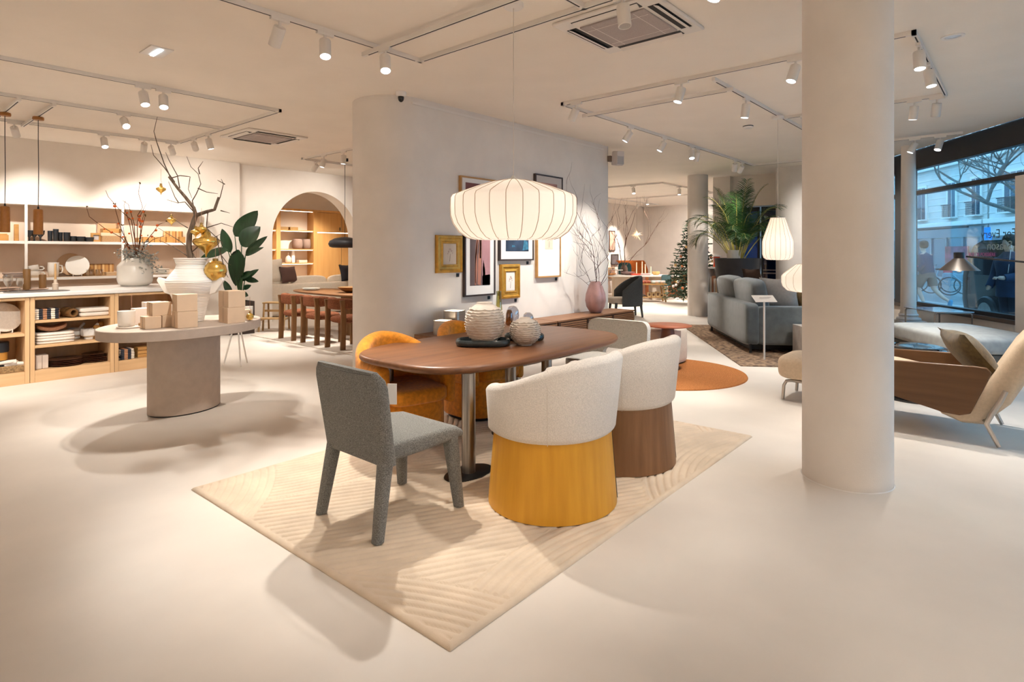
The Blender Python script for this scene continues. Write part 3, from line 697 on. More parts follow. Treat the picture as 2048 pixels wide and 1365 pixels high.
for x, y, s_, lab in ((2.10, 8.80, 1., 'white marble mortar with its pestle, front one on the middle shelf'), (2.00, 8.99, .95, 'white marble mortar with its pestle, rear one on the middle shelf')):
    t = thing('mortar', lab, 'mortar', (x, y, .426)); 
    m = MB(); m.lathe([(.05 * s_, 0), (.055 * s_, .012), (.05 * s_, .025), (.085 * s_, .05), (.092 * s_, .10), (.09 * s_, .13), (.078 * s_, .13), (.07 * s_, .06), (.02, .045)], 10); m.build('bowl', MARB, t, smooth=25)
    m = MB(); m.tube([(.0, 0, .06), (.04, .0, .12), (.085, 0, .175), (.095, 0, .188)], [.018, .014, .019, .012], 12); m.build('pestle', MARB, t)
for x, y, h, lab in ((2.17, 8.77, .17, 'short wooden pepper mill right of the mortars'), (2.255, 8.92, .20, 'wooden pepper mill at the back right of the middle shelf')):
    t = thing('pepper_mill', lab, 'pepper mill', (x, y, .426)); W1 = mat('acacia', (.42, .19, .035), rough=.35, vary=.4, vscale=6, stretch=(6, 6, .6))
    m = MB(); m.lathe([(.036, 0), (.038, .005), (.038, h * .6), (.034, h * .63)], 24); m.build('body', W1, t)
    m = MB(); m.lathe([(.03, h * .63), (.037, h * .67), (.037, h * .88), (.028, h * .97), (.012, h)], 24); m.build('head', W1, t, smooth=60)
t = thing('storage_box', 'square off-white gift boxes standing at the bottom left of the towel cabinet', 'box', (1.62, 8.80, .136))
for dx in (-.03, .03):
    m = MB(); m.box((dx, .0, .08), (.058, .15, .16)); m.build('box_half', mat('offwhite_card', (.66, .56, .48), rough=.7), t, bev=.006)
BRPL = mat('brown_glaze', (.11, .042, .022), rough=.25, vary=.35, vscale=15, coat=.2)
PLM = {}
def platestack(loc, r, n, m1, label, cat='plates', sx=1., lip=.012):
    t = thing('plate_stack', label, cat, loc)
    for i in range(n):
        m = MB(); m.lathe([(r * .55, 0), (r * .6, .004), (r * .95, lip), (r, lip + .005), (r * .96, lip + .008), (r * .6, .012), (.01, .010)], 36, sx=sx); m.build('plate', m1, t, loc=(0, 0, i * .0205), smooth=60)
platestack((1.865, 8.84, .136), .185, 4, BRPL, 'stack of glossy dark brown oval plates beside the gift boxes', lip=.014)
platestack((2.19, 8.86, .136), .155, 5, BRPL, 'taller stack of dark brown round plates at the bottom right of the towel cabinet', lip=.014)
folded((2.48, 8.78, .136), .17, .24, .13, 6, NAVY, 'checked napkins stacked low behind the round display table', cat='napkins')
t = thing('wooden_crate', 'stacked shallow wooden trays behind the display table base', 'trays', (2.72, 8.80, .136))
for i in range(3):
    m = MB(); m.bb(-.11, .11, -.08, .08, i * .045, i * .045 + .04); m.build('tray', wood('honey_wood', (.52, .28, .09), (.42, .21, .06), 'x'), t, bev=.004)
# left cabinet: standing platter, dark jar, basket
PORC = mat('speckled_porcelain', (.66, .60, .53), rough=.35, vary=.1, vscale=60)
def standing_plate(loc, r, m1, label, tilt=12, rz=0, stand=True):
    t = thing('standing_plate', label, 'plate', loc, rz)
    M_ = Matrix.Translation((0, 0, r * cos(R(tilt)) + .018)) @ Matrix.Rotation(R(90 - tilt), 4, 'X')
    m = MB(); m.lathe([(r * .5, -.012), (r * .55, -.014), (r * .96, .0), (r, .006), (r * .96, .009), (r * .68, -.002), (.01, -.005)], 44, M=M_); m.build('plate', m1, t, smooth=60)
    if stand:
        for sx in (-1, 1):
            m = MB(); m.tube([(sx * r * .35, -.05, .045), (sx * r * .35, -.045, .006), (sx * r * .35, .10, .006)], .006, 8); m.build('stand_foot', WHITE, t)
    return t
standing_plate((1.30, 8.86, .576), .165, PORC, 'speckled oval platter on a stand in the left cabinet', rz=R(10))
standing_plate((1.26, 9.00, .576), .175, PORC, 'second speckled platter leaning behind the front one', rz=R(10), stand=False)
t = thing('coffee_jar', 'black enamel pot with amber band in the lower left cabinet', 'pot', (1.25, 8.84, .136))
m = MB(); m.lathe([(.075, 0), (.08, .01), (.08, .13), (.072, .14)], 32); m.build('base', mat('blue_black_enamel', (.012, .016, .024), rough=.3), t)
m = MB(); m.lathe([(.074, .14), (.074, .23)], 32); m.build('band', mat('amber_band', (.55, .26, .05), rough=.3), t)
m = MB(); m.lathe([(.084, .23), (.088, .24), (.088, .34), (.08, .35), (.01, .352)], 32); m.build('lid', MATS['blue_black_enamel'], t)
t = thing('wicker_basket', 'low wicker basket of rolled napkins in the left cabinet', 'basket', (1.36, 8.78, .136))
WICK = mat('wicker', (.42, .27, .13), rough=.85, vary=.5, vscale=60)
for i in range(7):
    m = MB(); z = .008 + i * .011; m.tube([(x, y, z) for x, y in rrect(.24 + .004 * i, .17 + .003 * i, .04, 5)] + [(rrect(.24 + .004 * i, .17 + .003 * i, .04, 5)[0]) + (z,)], .0065, 6, False); m.build('weave', WICK, t)
m = MB(); m.prism(rrect(.23, .16, .04, 5), 0, .01); m.build('bottom', WICK, t)
rr = random.Random(8)
for i in range(6):
    m = MB(); a = rr.uniform(-.6, .6); c = Vector((rr.uniform(-.06, .06), rr.uniform(-.05, .05), .055 + .012 * i)); d = Vector((cos(a), sin(a), rr.uniform(-.1, .1))) * .075
    m.tube([c - d, c, c + d], [.02, .024, .022], 10); m.build('rolled_napkin', mat('pale_napkin', (.68, .58, .5), rough=.9), t)

# ---- things on the counter
CZ = 1.0405
t = thing('cream_vase', 'broad cream ceramic vase holding berry branches on the counter', 'vase', (2.78, 9.40, CZ))
m = MB(); m.lathe([(.14, 0), (.16, .004), (.20, .035), (.214, .075), (.216, .10), (.214, .275), (.206, .29), (.13, .375), (.118, .384), (.105, .38), (.10, .30)], 56, cap1=False); m.build('body', mat('cream_glaze', (.82, .77, .70), rough=.22, vary=.04, vscale=6), t, smooth=60)
def twig2d(pts, sc, base, r0, jit, rng, seg=5):
    """polyline of a twig given as offsets (across, up) in centimetres from the vase mouth"""
    P = []; dp = rng.uniform(-jit, jit); n = len(pts)
    for i, (a, u) in enumerate(pts):
        k = i / max(1, n - 1); P.append(Vector(base) + CR * (a * sc) + Vector((0, 0, u * sc)) + CD * (dp * k + rng.uniform(-.012, .012) * (k > 0)))
    q = []
    for i in range(n - 1):
        for s_ in range(3): q.append(P[i].lerp(P[i + 1], s_ / 3))
    q.append(P[-1]); return q
rng = random.Random(11)
BR = [[(0, -14), (-5, 10), (-25, 42), (-60, 62), (-90, 85), (-95, 106)], [(1, -14), (-8, 15), (-28, 62), (-38, 95), (-41, 110)], [(0, -14), (-4, 20), (-18, 70), (-33, 108), (-32, 120)], [(2, -14), (0, 25), (-4, 70), (-16, 110), (-29, 118)],
      [(1, -14), (3, 30), (-3, 78), (-25, 98), (-45, 124), (-48, 136)], [(2, -14), (8, 30), (14, 62), (4, 88), (14, 104), (6, 132), (9, 152)], [(1, -14), (7, 40), (9, 75), (20, 96), (30, 110)], [(2, -14), (14, 32), (30, 55), (38, 70), (52, 77)],
      [(2, -14), (10, 24), (26, 40), (46, 48)], [(0, -14), (-10, 20), (-22, 36), (-30, 70)], [(1, -14), (2, 50), (3, 90)], [(1, -14), (16, 40), (22, 66), (36, 98)]]
berr = []
for i, pts in enumerate(BR):
    q = twig2d(pts, .007 / 1.0, (0, 0, .37), .004, .22, rng)
    m = MB(); m.tube(q, [.0075 - .005 * j / (len(q) - 1) for j in range(len(q))], 5); m.build('twig', TWIG, t); berr.append(q)
BER = mat('orange_lantern', (.80, .16, .025), rough=.55); SEED = mat('dry_seed', (.16, .095, .03), rough=.9)
def icos(mb, c, r, sq=1.): mb.rbox(c, (2 * r, 2 * r, 2 * r * sq), n=2.2, res=3)
k = 0
for q in berr:
    for f in (.45, .55, .62, .7, .82):
        if rng.random() < .42:
            m = MB(); icos(m, q[int(f * (len(q) - 1))] + Vector((rng.uniform(-.02, .02), rng.uniform(-.02, .02), -.012)), rng.uniform(.012, .022), .95); m.build('lantern_berry', BER, t)
    if rng.random() < .75:
        m = MB()
        for _ in range(4): icos(m, q[-1] + Vector((rng.uniform(-.014, .014), rng.uniform(-.014, .014), rng.uniform(-.012, .012))), .008)
        m.build('seed_head', SEED, t)
def leaf(mb, c, d, L, wd, rng, cup=.15):
    d = Vector(d).normalized(); s_ = d.cross(Vector((rng.uniform(-1, 1), rng.uniform(-1, 1), rng.uniform(-.3, 1)))).normalized(); n = d.cross(s_)
    c = Vector(c); P = []
    for k, wv in ((0, .0), (.3, .8), (.6, 1.), (.85, .6), (1, 0)): P.append((c + d * L * k + n * cup * L * k * k, wv * wd / 2))
    vs = []; 
    for p, w_ in P: vs += [p - s_ * w_, p + s_ * w_]
    mb.add(vs, [(2 * i, 2 * i + 1, 2 * i + 3, 2 * i + 2) for i in range(4)])
EUC = mat('eucalyptus', (.24, .27, .25), rough=.7, vary=.3, vscale=30, col2=(.42, .40, .36)); 
m = MB()
for cx, cz, rx, rz_, n in ((-.10, .46, .10, .07, 60), (.0, .44, .10, .08, 70), (.14, .40, .15, .06, 110), (.23, .30, .10, .09, 70), (.06, .34, .07, .05, 30), (-.03, .35, .06, .06, 30), (.16, .60, .05, .10, 26)):
    for _ in range(n):
        c = CR * (cx + rng.gauss(0, rx * .55)) + CD * rng.gauss(-.03, .07) + Vector((0, 0, cz + rng.gauss(0, rz_ * .6)))
        leaf(m, c, (rng.uniform(-1, 1), rng.uniform(-1, 1), rng.uniform(-.7, .6)), rng.uniform(.03, .05), rng.uniform(.018, .03), rng)
tag(m.build('eucalyptus_leaves', EUC, t, smooth=0), kind='stuff')

CLEAR = glassy('clear_glass', (.93, .92, .90), alpha=.35)
CAND = mat('brown_wax', (.16, .075, .02), rough=.55)
def lath(name, loc, prof, m1, label, cat, seg=28, group=None, rz=0): 
    m = MB(); m.lathe(prof, seg, cap0=True, cap1=False); return solo(m, name, m1, label, cat, group, loc=loc, rot=rz, smooth=60)
lath('pillar_candle', (1.545, 9.12, CZ + .013), [(.037, 0), (.038, .004), (.038, .24), (.034, .25), (.004, .246)], CAND, 'tall dark brown pillar candle on the counter', 'candle')
lath('pillar_candle', (1.735, 9.32, CZ + .013), [(.037, 0), (.038, .004), (.038, .165), (.034, .175), (.004, .17)], CAND, 'shorter dark brown pillar candle on the counter', 'candle')
t = thing('candlestick', 'slim taper candle in a beige holder at the front of the counter', 'candle holder', (1.80, 9.0, CZ))
m = MB(); m.lathe([(.03, 0), (.031, .08), (.024, .088), (.018, .09), (.018, .13), (.01, .135)], 24); m.build('holder', mat('beige_stone', (.55, .43, .33), rough=.7), t)
m = MB(); m.lathe([(.012, .13), (.011, .32), (.004, .33)], 16); m.build('taper', mat('tan_wax', (.46, .26, .10), rough=.5), t)
for x, y, s_, lab in ((1.36, 9.05, 1.0, 'stemmed goblet of clear glass at the far left of the counter'), (1.46, 9.0, .8, 'smaller stemmed glass beside the tall brown candle')):
    t = thing('wine_glass', lab, 'glass', (x, y, CZ))
    m = MB(); m.lathe([(.036 * s_, 0), (.036 * s_, .003), (.006, .008), (.006, .06 * s_), (.03 * s_, .08 * s_), (.045 * s_, .12 * s_), (.046 * s_, .20 * s_), (.044 * s_, .20 * s_), (.042 * s_, .12 * s_), (.01, .085 * s_)], 28, cap1=False); m.build('bowl_and_stem', CLEAR, t, smooth=60)
PINKP = mat('blush_plate', (.55, .38, .29), rough=.35)
platestack((1.63, 9.22, CZ), .15, 1, PINKP, 'blush dinner plate beneath the brown candles', 'plate'); platestack((1.35, 9.28, CZ), .16, 2, PINKP, 'two blush plates at the left end of the counter')
m = MB(); m.prism(rrect(.62, .40, .18, 8), 0, .004); solo(m, 'placemat', mat('grey_felt', (.16, .14, .13), rough=.95), 'dark grey placemat along the counter edge', 'placemat', loc=(1.60, 8.86, CZ))

# ---- two wooden pendants above the counter
OCH = mat('ochre_wood', (.36, .14, .03), rough=.5, vary=.15, vscale=30)
def tube_pendant(x, y, ztop, zbot, label):
    t = thing('pendant_lamp', label, 'lamp', (x, y, zbot), 0, 'wooden tube pendants over the counter'); L = ztop - zbot
    m = MB(); m.lathe([(.032, .0), (.050, .0), (.052, .004), (.052, .31), (.046, .325), (.012, .33)], 28); m.build('shade', OCH, t)
    m = MB(); m.lathe([(.012, .325), (.009, .36), (.003, .365)], 14); m.build('cord_grip', BLACK, t)
    m = MB(); m.tube([(0, 0, .36), (.004, 0, L * .5), (0, 0, L * .8), (0, 0, L)], .0045, 6); m.build('cord', BLACK, t)
    m = MB(); m.lathe([(.058, L - .04), (.062, L - .03), (.062, L - .012), (.058, L)], 28); m.build('ceiling_canopy', OCH, t, smooth=50)
tube_pendant(1.43, 9.72, H - .082, 1.76, 'left wooden tube pendant hanging on a black cord over the counter')
tube_pendant(1.76, 9.70, H - .082, 1.74, 'right wooden tube pendant hanging on a black cord over the counter')

# ---- wall shelf
t = thing('wall_shelf', 'long white and oak wall shelf with tableware behind the counter', 'shelf', (0, 12.19, 0))
LEDW = mat('lit_white_edge', (.85, .80, .75), rough=.5)
m = MB(); m.bb(-2.0, 4.70, -.03, 0, .6, 2.26); m.build('back_panel', mat('tan_panel', (.72, .57, .45), rough=.85, vary=.05, vscale=5, bump=.1, bscale=200), t)
m = MB(); m.bb(-2.0, 4.70, -.36, 0, 2.26, 2.285); tp = m.build('top_board', LEDW, t)
m = MB(); m.bb(-2.0, 4.70, -.02, -.005, 2.285, 2.296); m.build('led_strip', LED, tp)
for z in (1.655, 1.075):
    m = MB(); m.bb(-2.0, 4.70, -.35, -.03, z, z + .032); s_ = m.build('shelf_board', OAK, t)
    m = MB(); m.bb(-2.0, 4.70, -.362, -.35, z - .012, z + .032); m.build('front_edge', LEDW, s_)
for x in (-.63, .68, 1.994, 3.306, 4.68):
    m = MB(); m.bb(x - .018, x + .018, -.375, -.35, .4, 2.26); m.build('post', LEDW, t)
SB, SC = 1.6885, 1.1085
DKG = mat('smoked_glass', (.022, .028, .036), rough=.12, coat=.4)
for i, (x, y) in enumerate(((2.06, 11.98), (2.13, 12.02), (2.20, 11.97))):
    lath('goblet', (x, y, SB), [(.04, 0), (.04, .004), (.012, .012), (.014, .06), (.05, .11), (.058, .17), (.054, .17), (.01, .115)], DKG, f'smoked glass goblet, {ORD[i]} in the row on the upper shelf', 'goblet', group='smoked goblets')
for i, (x, y, r, h) in enumerate(((2.33, 12.0, .035, .17), (2.40, 11.97, .04, .20), (2.46, 12.02, .045, .15), (2.55, 11.98, .05, .15), (2.64, 12.0, .05, .09), (2.74, 11.97, .065, .085), (2.86, 11.98, .07, .075))):
    lath('tumbler', (x, y, SB), [(r * .85, 0), (r * .9, .004), (r, h), (r * .92, h), (r * .82, .012), (.004, .01)], DKG, f'smoked glass tumbler, {ORD[i]} along the upper shelf from the goblets', 'glass', group='smoked tumblers')
HON = wood('honey_wood', (.52, .28, .09), (.42, .21, .06), 'x')
def wbx(name, loc, d, label, m1=HON, cat='box', bev=.004): m = MB(); m.box((0, 0, d[2] / 2), d); return solo(m, name, m1, label, cat, loc=loc, bev=bev)
t = thing('photo_frame', 'small square oak frame standing on the upper shelf', 'picture frame', (3.03 - .08, 11.96, SB)); panel_ = MB()
m = MB(); o = rrect(.15, .15, .004, 2, 0, .075); i_ = rrect(.085, .085, .003, 2, 0, .075); n = len(o)
m.loft([[(x, -.015, z) for x, z in o], [(x, .015, z) for x, z in o], [(x, .015, z) for x, z in i_], [(x, -.015, z) for x, z in i_], [(x, -.015, z) for x, z in o]], False, False); m.build('frame', HON, t)
m = MB(); m.box((0, .008, .075), (.085, .004, .085)); m.build('picture', mat('grey_print', (.5, .46, .45), rough=.5), t)
wbx('wooden_box', (3.14 + .06, 11.98, SB), (.36, .2, .10), 'wide cork-sided box on the upper shelf under the lidded box', mat('cork', (.50, .30, .15), rough=.9, vary=.4, vscale=120))
wbx('wooden_box', (3.17, 12.0, SB + .1015), (.32, .18, .055), 'thin pale box lying on the cork-sided box', mat('pale_card', (.66, .5, .34), rough=.8))
wbx('wooden_box', (3.20, 12.03, SB + .158), (.30, .16, .075), 'honey-brown lidded box at the top of the shelf pile')
wbx('framed_board', (3.18, 12.12, SB + .0), (.34, .02, .33), 'tan board leaning against the wall behind the shelf boxes', mat('tan_board', (.55, .33, .18), rough=.8), 'board')
for i, (x, y, d, lab) in enumerate(((1.72, 12.0, (.16, .15, .09), 'wooden block lamp at the left end of the upper shelf'), (1.90, 11.98, (.055, .055, .26), 'upright oak block near the left pendant'), (1.73, 12.02, (.12, .12, .02), 'flat oak block under the left pendant'))):
    wbx('wooden_block', (x, y, SB + (.091 if i == 2 else 0)), d, lab, HON, 'block')
wd = random.Random(3)
for i in range(5):
    wbx('wooden_box', (3.60 + .095 * i, 11.98, SB), (.085, .10, wd.uniform(.07, .12)), f'{ORD[i]} small honey-coloured wooden box in the row behind the berry branches', HON)
STRW = stripes('striped_board', [(.50, .26, .08), (.30, .13, .04), (.62, .40, .18), (.42, .20, .06)], 9, 0, .45)
wbx('chopping_board', (4.20, 12.08, SB), (.34, .03, .22), 'striped wooden board leaning at the right end of the upper shelf', STRW, 'board', .01)
for x, y, lab in ((4.08, 11.94, 'oak utensil block left before the striped board'), (4.3, 11.95, 'oak utensil block right before the striped board')): wbx('wooden_block', (x, y, SB), (.10, .10, .11), lab, HON, 'block')
# lower shelf
def cup(name, loc, r, h, label, m1=CERAMIC, handle=True, rz=0, tilt=0):
    t = thing(name, label, 'cup' if name == 'cup' else 'jug', loc, rz)
    m = MB(); m.lathe([(r * .7, 0), (r * .85, .006), (r, h * .5), (r * .97, h), (r * .9, h), (r * .9, h * .5), (.01, .012)], 30, cap1=False, M=Matrix.Rotation(tilt, 4, 'Y')); m.build('body', m1, t, smooth=60)
    if handle:
        m = MB(); m.tube([(r * .95 + .0, 0, h * .8), (r * 1.45, 0, h * .78), (r * 1.6, 0, h * .5), (r * 1.4, 0, h * .28), (r * .9, 0, h * .25)], .009, 8); m.build('handle', m1, t)
cup('cup', (2.12, 11.98, SC), .085, .10, 'wide white cup, lower of two behind the brown candle')
cup('cup', (2.11, 11.98, SC + .09), .085, .10, 'wide white cup stacked askew on another', tilt=R(-10))
cup('pitcher', (2.37, 11.98, SC), .078, .235, 'tall white pitcher on the lower shelf')
standing_plate((2.70, 12.0, SC), .165, CERAMIC, 'bright white plate standing on the lower shelf', 10, R(-15))
standing_plate((2.62, 12.08, SC), .185, mat('tan_stoneware', (.48, .30, .16), rough=.5), 'tan stoneware plate standing behind the white one', 10, R(-15), False)
wbx('chopping_board', (3.02, 12.1, SC), (.46, .025, .20), 'striped wooden chopping board leaning on the lower shelf', STRW, 'board', .02)
for i, x in enumerate((2.86, 3.0)):
    lath('tumbler', (x, 11.96, SC), [(.05, 0), (.055, .006), (.06, .11), (.057, .11), (.05, .012), (.005, .01)], CLEAR, f'clear tumbler, {"left" if i == 0 else "right"} of two before the striped board', 'glass')
for i in range(3): wbx('coaster', (3.18, 11.95, SC + i * .0205), (.2, .14, .018), f'{"lowest middle top".split()[i]} pale wooden coaster board of the pile before the striped board', mat('pale_wood', (.66, .44, .25), rough=.6), 'board')
folded((1.86, 11.98, SC), .24, .2, .08, 3, mat('taupe_linen', (.34, .26, .22), rough=.9), 'folded taupe linen at the left of the lower shelf', cat='linen')
lath('tumbler', (3.66, 11.98, SC), [(.05, 0), (.055, .14), (.05, .14), (.046, .01)], mat('amber_glass', (.40, .16, .05), rough=.15), 'amber tumbler right of the cream vase', 'glass')
platestack((3.95, 11.98, SC), .15, 5, CERAMIC, 'stack of white plates behind the ornament branches'); platestack((4.35, 11.98, SC), .12, 4, mat('mauve_glaze', (.35, .20, .17), rough=.4), 'stack of mauve bowls at the right of the lower shelf', 'bowls', lip=.04)

# ---- oval display table
DT = mat('stone_render', (.52, .43, .36), rough=.9, spec=.1, vary=.08, vscale=14, bump=.12, bscale=160)
t = thing('display_table', 'oval stone-coloured display table on a drum base, loaded with boxes', 'table', (2.225, 6.10, 0), R(17))
def ell(a, b, z, n=80): return [(a * cos(2 * pi * i / n), b * sin(2 * pi * i / n), z) for i in range(n)]
m = MB(); m.loft([ell(.748, .548, .742), ell(.755, .555, .747), ell(.755, .555, .825), ell(.75, .55, .83)]); m.build('tabletop', DT, t)
m = MB(); m.loft([ell(.335, .255, .012), ell(.335, .255, .745)]); b = m.build('drum_base', DT, t)
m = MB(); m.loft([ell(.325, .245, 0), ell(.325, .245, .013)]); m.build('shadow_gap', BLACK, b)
DZ = .8305
def cbox(x, y, d, label, z=0, rz=0., m1=None):
    t = thing('cardboard_box', label, 'box', (x, y, DZ + z), rz, 'cardboard gift boxes on the display table')
    m = MB(); m.box((0, 0, d[2] / 2), d); m.build('body', m1 or KRAFT, t, bev=.003)
    m = MB(); m.box((-d[0] / 2 - .0006, .0, d[2] * .52), (.0015, .0022, d[2] * .9)); m.build('flap_joint', mat('card_shadow', (.30, .21, .15), rough=.9), t)
PALE = mat('white_card', (.74, .64, .56), rough=.75)
cbox(1.855, 5.86, (.13, .13, .108), 'small kraft box, front left one on the display table')
cbox(1.995, 5.885, (.12, .13, .108), 'small kraft box beside the front left one')
cbox(1.935, 5.90, (.155, .145, .118), 'kraft box stacked across the two small front boxes', .1085)
cbox(2.085, 5.72, (.165, .175, .148), 'lower kraft box of the front centre pair', rz=R(-4))
cbox(2.085, 5.72, (.165, .175, .150), 'upper kraft box of the front centre pair', .1485, R(-7))
cbox(2.53, 5.78, (.165, .20, .150), 'lower kraft box of the right pair')
cbox(2.53, 5.78, (.165, .20, .155), 'upper kraft box of the right pair', .1505, R(2))
cbox(2.70, 5.86, (.09, .10, .105), 'small kraft box at the right rim of the display table')
cbox(1.88, 6.22, (.12, .11, .155), 'tall white carton behind the two pale cups', m1=PALE)
cbox(2.02, 6.30, (.16, .16, .20), 'large white carton at the back before the counter', m1=PALE)
cbox(2.07, 6.10, (.11, .12, .18), 'slim white carton beside the ribbed vase', m1=PALE)
lath('scented_candle', (1.735, 6.10, DZ + .0125), [(.06, 0), (.066, .006), (.07, .135), (.062, .135), (.058, .09), (.004, .088)], CERAMIC, 'larger white candle cup on the tray at the left rim', 'candle cup')
lath('scented_candle', (1.81, 6.33, DZ), [(.046, 0), (.05, .006), (.052, .10), (.046, .10), (.044, .07), (.004, .068)], CERAMIC, 'smaller white candle cup behind the larger one', 'candle cup')
lath('scented_candle', (2.80, 6.02, DZ), [(.04, 0), (.044, .006), (.046, .12), (.04, .12), (.04, .1), (.004, .1)], CERAMIC, 'white candle cup behind the small box at the right rim', 'candle cup')
m = MB(); m.prism(rrect(.26, .20, .09, 8), 0, .012); solo(m, 'round_board', mat('pale_stone', (.70, .60, .52), rough=.6), 'pale stone board under the left candle cup', 'tray', loc=(1.78, 6.06, DZ), rot=R(17), bev=.003)
cbox(1.86, 6.02, (.09, .07, .035), 'small wooden block by the candle cup', m1=HON)
# the tall ribbed vase with its bare tree
STR = mat('striped_ceramic', (.84, .80, .75), rough=.55)
VX, VY = 2.30, 6.16
t = thing('amphora_vase', 'tall white ribbed vase with wing handles holding a bare branch', 'vase', (VX, VY, DZ))
prof = [(.10, 0), (.115, .006), (.135, .12), (.165, .24), (.205, .33), (.222, .385), (.215, .41), (.17, .47), (.135, .515), (.125, .55), (.14, .60), (.15, .62), (.142, .62), (.12, .55)]
fine = []
for (r0, z0), (r1, z1) in zip(prof[:-1], prof[1:]):
    n = max(1, int(abs(z1 - z0) / .0075))
    for i in range(n): k = i / n; fine.append((r0 + (r1 - r0) * k + (.0025 if len(fine) % 2 else -.0005), z0 + (z1 - z0) * k))
m = MB(); m.lathe(fine + [prof[-1]], 48, cap1=False); m.build('body', STR, t, smooth=25)
for sg in (-1, 1):
    m = MB(); d0 = CR * sg
    m.loft([[d0 * a + Vector((-d0.y, d0.x, 0)) * e + Vector((0, 0, z)) for a, z in ((.20, .40), (.31, .43), (.325, .40), (.25, .28), (.19, .26))] for e in (-.02, .02)]); m.build('wing_handle', STR, t, bev=.006)
rng = random.Random(21)
def bt(pts, r0, r1, name='branch', mm=BARK, jit=.10, seg=7):
    q = twig2d(pts, .00487, (0, 0, .62), 0, jit, rng); m = MB(); n = len(q)
    m.tube(q, [r0 + (r1 - r0) * i / (n - 1) for i in range(n)], seg); m.build(name, mm, t); return q
bt([(-2, -60), (-1, 0), (-4, 20), (-2, 47), (6, 77), (10, 87)], .030, .021, jit=0)
bt([(10, 85), (18, 88), (34, 93), (48, 97), (56, 122)], .021, .012, jit=.05)
bt([(10, 85), (8, 100), (-8, 122), (-22, 140), (-40, 162)], .019, .011, jit=.05)
for p in ([(-40, 160), (-55, 190), (-70, 235), (-77, 255), (-72, 285)], [(-22, 140), (-24, 165), (-38, 195), (-44, 210)], [(-32, 152), (-50, 180), (-70, 205), (-72, 225)], [(-40, 160), (-20, 165), (-2, 163), (-4, 138), (2, 120)], [(6, 102), (3, 115), (12, 128), (22, 148), (18, 168), (4, 182), (-2, 202)],
          [(18, 168), (16, 180), (24, 194)], [(14, 140), (28, 133), (48, 130)], [(48, 97), (60, 122), (68, 148), (64, 158)], [(68, 148), (50, 157)], [(60, 95), (78, 90)], [(8, 90), (-10, 112), (-24, 110), (-42, 116)], [(-24, 110), (-30, 122), (-38, 152)],
          [(-6, 60), (-22, 70), (-40, 82)], [(34, 92), (30, 60), (60, 30), (50, 0)], [(30, 60), (58, 70), (80, 62)], [(0, 10), (20, 30), (40, 40), (52, 48)], [(52, 44), (60, 10), (78, -12), (84, -14)], [(60, 10), (66, -30), (72, -40)], [(2, 15), (-20, 34), (-60, 60)], [(2, 12), (24, -20), (32, -40)], [(-1, 0), (-36, 22), (-70, 36)]):
    bt(p, .006, .002, 'twig', BARK, .08, 5)
ORN = []
def ornament(a, u, kind, r, label):
    c = CR * (a * .00487) + CD * rng.uniform(-.04, .04) + Vector((VX, VY, DZ + .62 + u * .00487))
    t = thing('ornament', label, 'ornament', c, 0, 'gold glass ornaments on the bare branch')
    pr = {'ball': [(.012, -r), (r * .5, -r * .88), (r * .86, -r * .5), (r, 0), (r * .86, r * .5), (r * .5, r * .87), (r * .22, r * .97)],
          'top': [(.003, -r * 1.25), (r * .10, -r * .95), (r * .28, -r * .72), (r * .62, -r * .45), (r * .92, -r * .18), (r, r * .04), (r * .93, r * .22), (r * .62, r * .40), (r * .36, r * .5), (r * .32, r * .8), (r * .18, r * .84)]}[kind]
    m = MB(); m.lathe(pr, 48, rip=lambda q, i: 1 + .018 * cos(q * 24)); m.build('glass_body', GOLDGLASS, t, smooth=70)
    zt = pr[-1][1]; m = MB(); m.lathe([(r * .25, zt - .004), (r * .25, zt + .018), (.004, zt + .02)], 18); m.build('cap', mat('dull_brass', (.35, .22, .07), rough=.4, metal=.8), t)
    m = MB(); m.tube([(0, 0, zt + .018), (.006, 0, zt + .035), (0, 0, zt + .045), (0, 0, zt + .16)], .0015, 5); m.build('hanger', mat('pink_ribbon', (.45, .25, .17), rough=.8), t)
for a, u, k, r, lab in ((-60, 138, 'top', .044, 'small gold ornament hanging highest on the bare branch'), (-41, 76, 'top', .044, 'small gold ornament hanging left beside the trunk'), (14, 52, 'top', .046, 'small gold ornament hanging right of the trunk'), (24, 58, 'top', .05, 'dull gold ornament just above the large pointed one'),
                        (28, 32, 'top', .12, 'large pointed ribbed gold ornament right of the trunk'), (47, -26, 'ball', .105, 'large ribbed gold ball ornament hanging lowest at the right'), (8, -27, 'top', .046, 'small gold ornament hanging before the white vase'), (118, -118, 'ball', .035, 'gold ornament resting by the right rim of the display table'), (-118, -112, 'ball', .03, 'gold ornament resting beside the left candle cup')): ornament(a, u, k, r, lab)
